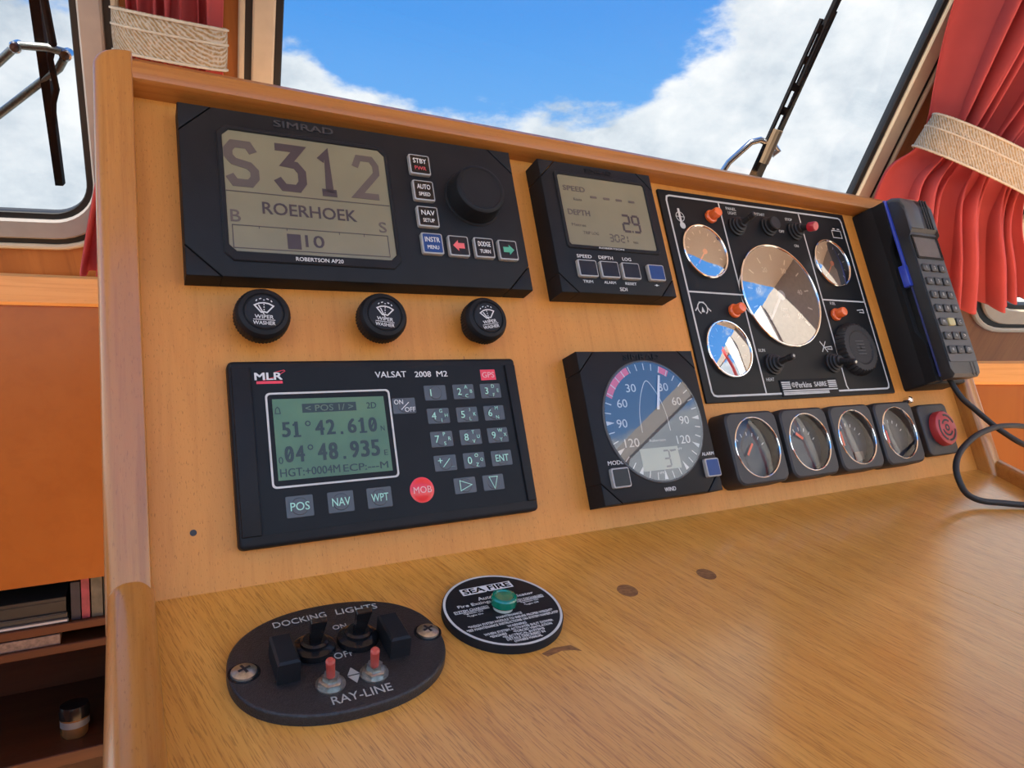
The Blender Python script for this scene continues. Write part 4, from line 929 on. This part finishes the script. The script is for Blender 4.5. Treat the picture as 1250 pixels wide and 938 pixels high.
# ================================================================ LOW CABINET BESIDE THE CONSOLE
T = Thing('side_cabinet', 'orange wooden cabinet with pale top board and open shelves below the window', 'cabinet', WORLD, (-170, 540, -340))
T.part('top_board', MB().box(-420, 452, 168, 66, 640, 199, 3), TRIMW)
T.part('front_panel', MB().box(-420, 460, -118, 66, 474, 168), CABW, smooth=False)
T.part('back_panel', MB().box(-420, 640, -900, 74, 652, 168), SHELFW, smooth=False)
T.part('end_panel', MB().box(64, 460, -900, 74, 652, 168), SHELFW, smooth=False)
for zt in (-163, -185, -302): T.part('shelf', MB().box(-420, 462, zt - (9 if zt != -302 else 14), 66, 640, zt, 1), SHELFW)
bk = [(28.5, 9, 41, (.010, .012, .025), 'thin navy book standing between the pile and the red spine'), (38, 8, 44, (.22, .035, .055), 'dark red book standing on the cabinet shelf'), (47, 11, 44, (.085, .085, .065), 'grey green book standing on the cabinet shelf'), (58.5, 5, 45, (.02, .028, .028), 'thin black book at the cabinet end panel')]
for x, w, h, c, lab in bk:
    T = Thing('book', lab, 'book', WORLD, (x + w / 2, 500, -163), 'books on the cabinet shelf')
    T.part('cover', MB().box(x, 468, -163, x + w - .6, 560, -163 + h, .6), mat('book_%d' % int(x), c, .5, var=.3, scale=120))
    T.part('page_block', MB().box(x + 1, 470, -161.8, x + w - 1.6, 561, -163 + h - 1), OFFW)
z0 = -163
for k, (h, c, lab) in enumerate(((4, (.10, .10, .095), 'pale magazine at the foot of the shelf pile'), (6, (.025, .028, .028), 'black magazine lying in the shelf pile'), (16, (.012, .014, .014), 'thick black folder on top of the shelf pile'))):
    T = Thing('magazine', lab, 'magazine', WORLD, (-50, 520, z0), 'pile lying on the cabinet shelf')
    T.part('cover', MB().box(-150, 466 + 2 * k, z0, 26 - k, 600, z0 + h, .4), mat('magazine_%d' % k, c, .45, var=.3))
    T.part('page_block', MB().box(-149, 465.4 + 2 * k, z0 + h * .25, 25 - k, 599, z0 + h * .75), OFFW if k == 0 else MATS['magazine_%d' % k])
    z0 += h
single('magazine', 'grey ribbed folder lying flat between the two thin shelves', 'magazine', WORLD, (-50, 520, -185), MB().box(-150, 465, -185, 18, 600, -174, .5), mat('ribbed_folder', (.13, .10, .09), .5, var=.4, scale=300))
T = Thing('glass_jar', 'small dark glass jar with pale label on the lowest shelf', 'jar', WORLD, (26, 500, -302))
T.part('jar_body', MB().lathe(26, 500, [(0, -302), (12.5, -302), (14, -299), (14, -283), (13, -280), (0, -280)], 32), mat('amber_jar', (.16, .085, .03), .2, coat=.6))
T.part('label', MB().ring(circ(26, 500, 14.2, 40), circ(26, 500, 13.8, 40), -290, -283), mat('jar_label', (.16, .18, .19), .5))
T.part('lid', MB().lathe(26, 500, [(0, -281), (14.6, -281), (14.8, -272), (13.5, -268), (0, -268)], 40), BLACK2)

# ================================================================ OUTSIDE: boarded quay shed seen through the far pane
sd = Vector((1.128, .525, 0)).normalized(); sx_ = Vector((sd.y, -sd.x, 0))
SHED = frame(sx_, (0, 0, 1), sx_.cross(Vector((0, 0, 1))), (9200, 3900, 0))
T = Thing('boathouse', 'distant grey boarded shed seen through the pane beside the large curtain', 'building', SHED, (0, -2500))
T.part('wall_core', MB().box(-1400, -2500, -900, 1400, 2350, -30), mat('shed_dark', (.10, .10, .10), .8), smooth=False)
gb, ob_ = mat('grey_board', (.42, .41, .38), .8, var=.2, scale=4), mat('orange_board', (.55, .22, .10), .7)
for k in range(24):
    T.part('board', MB().box(-1400, -300 + 110 * k, -30, 1400, -300 + 110 * k + 98, 0, 6), ob_ if k == 9 else gb, smooth=False)
T.part('roof', MB().box(-1600, 2340, -1100, 1600, 2440, 150, 20), mat('shed_roof', (.16, .16, .17), .8), smooth=False)
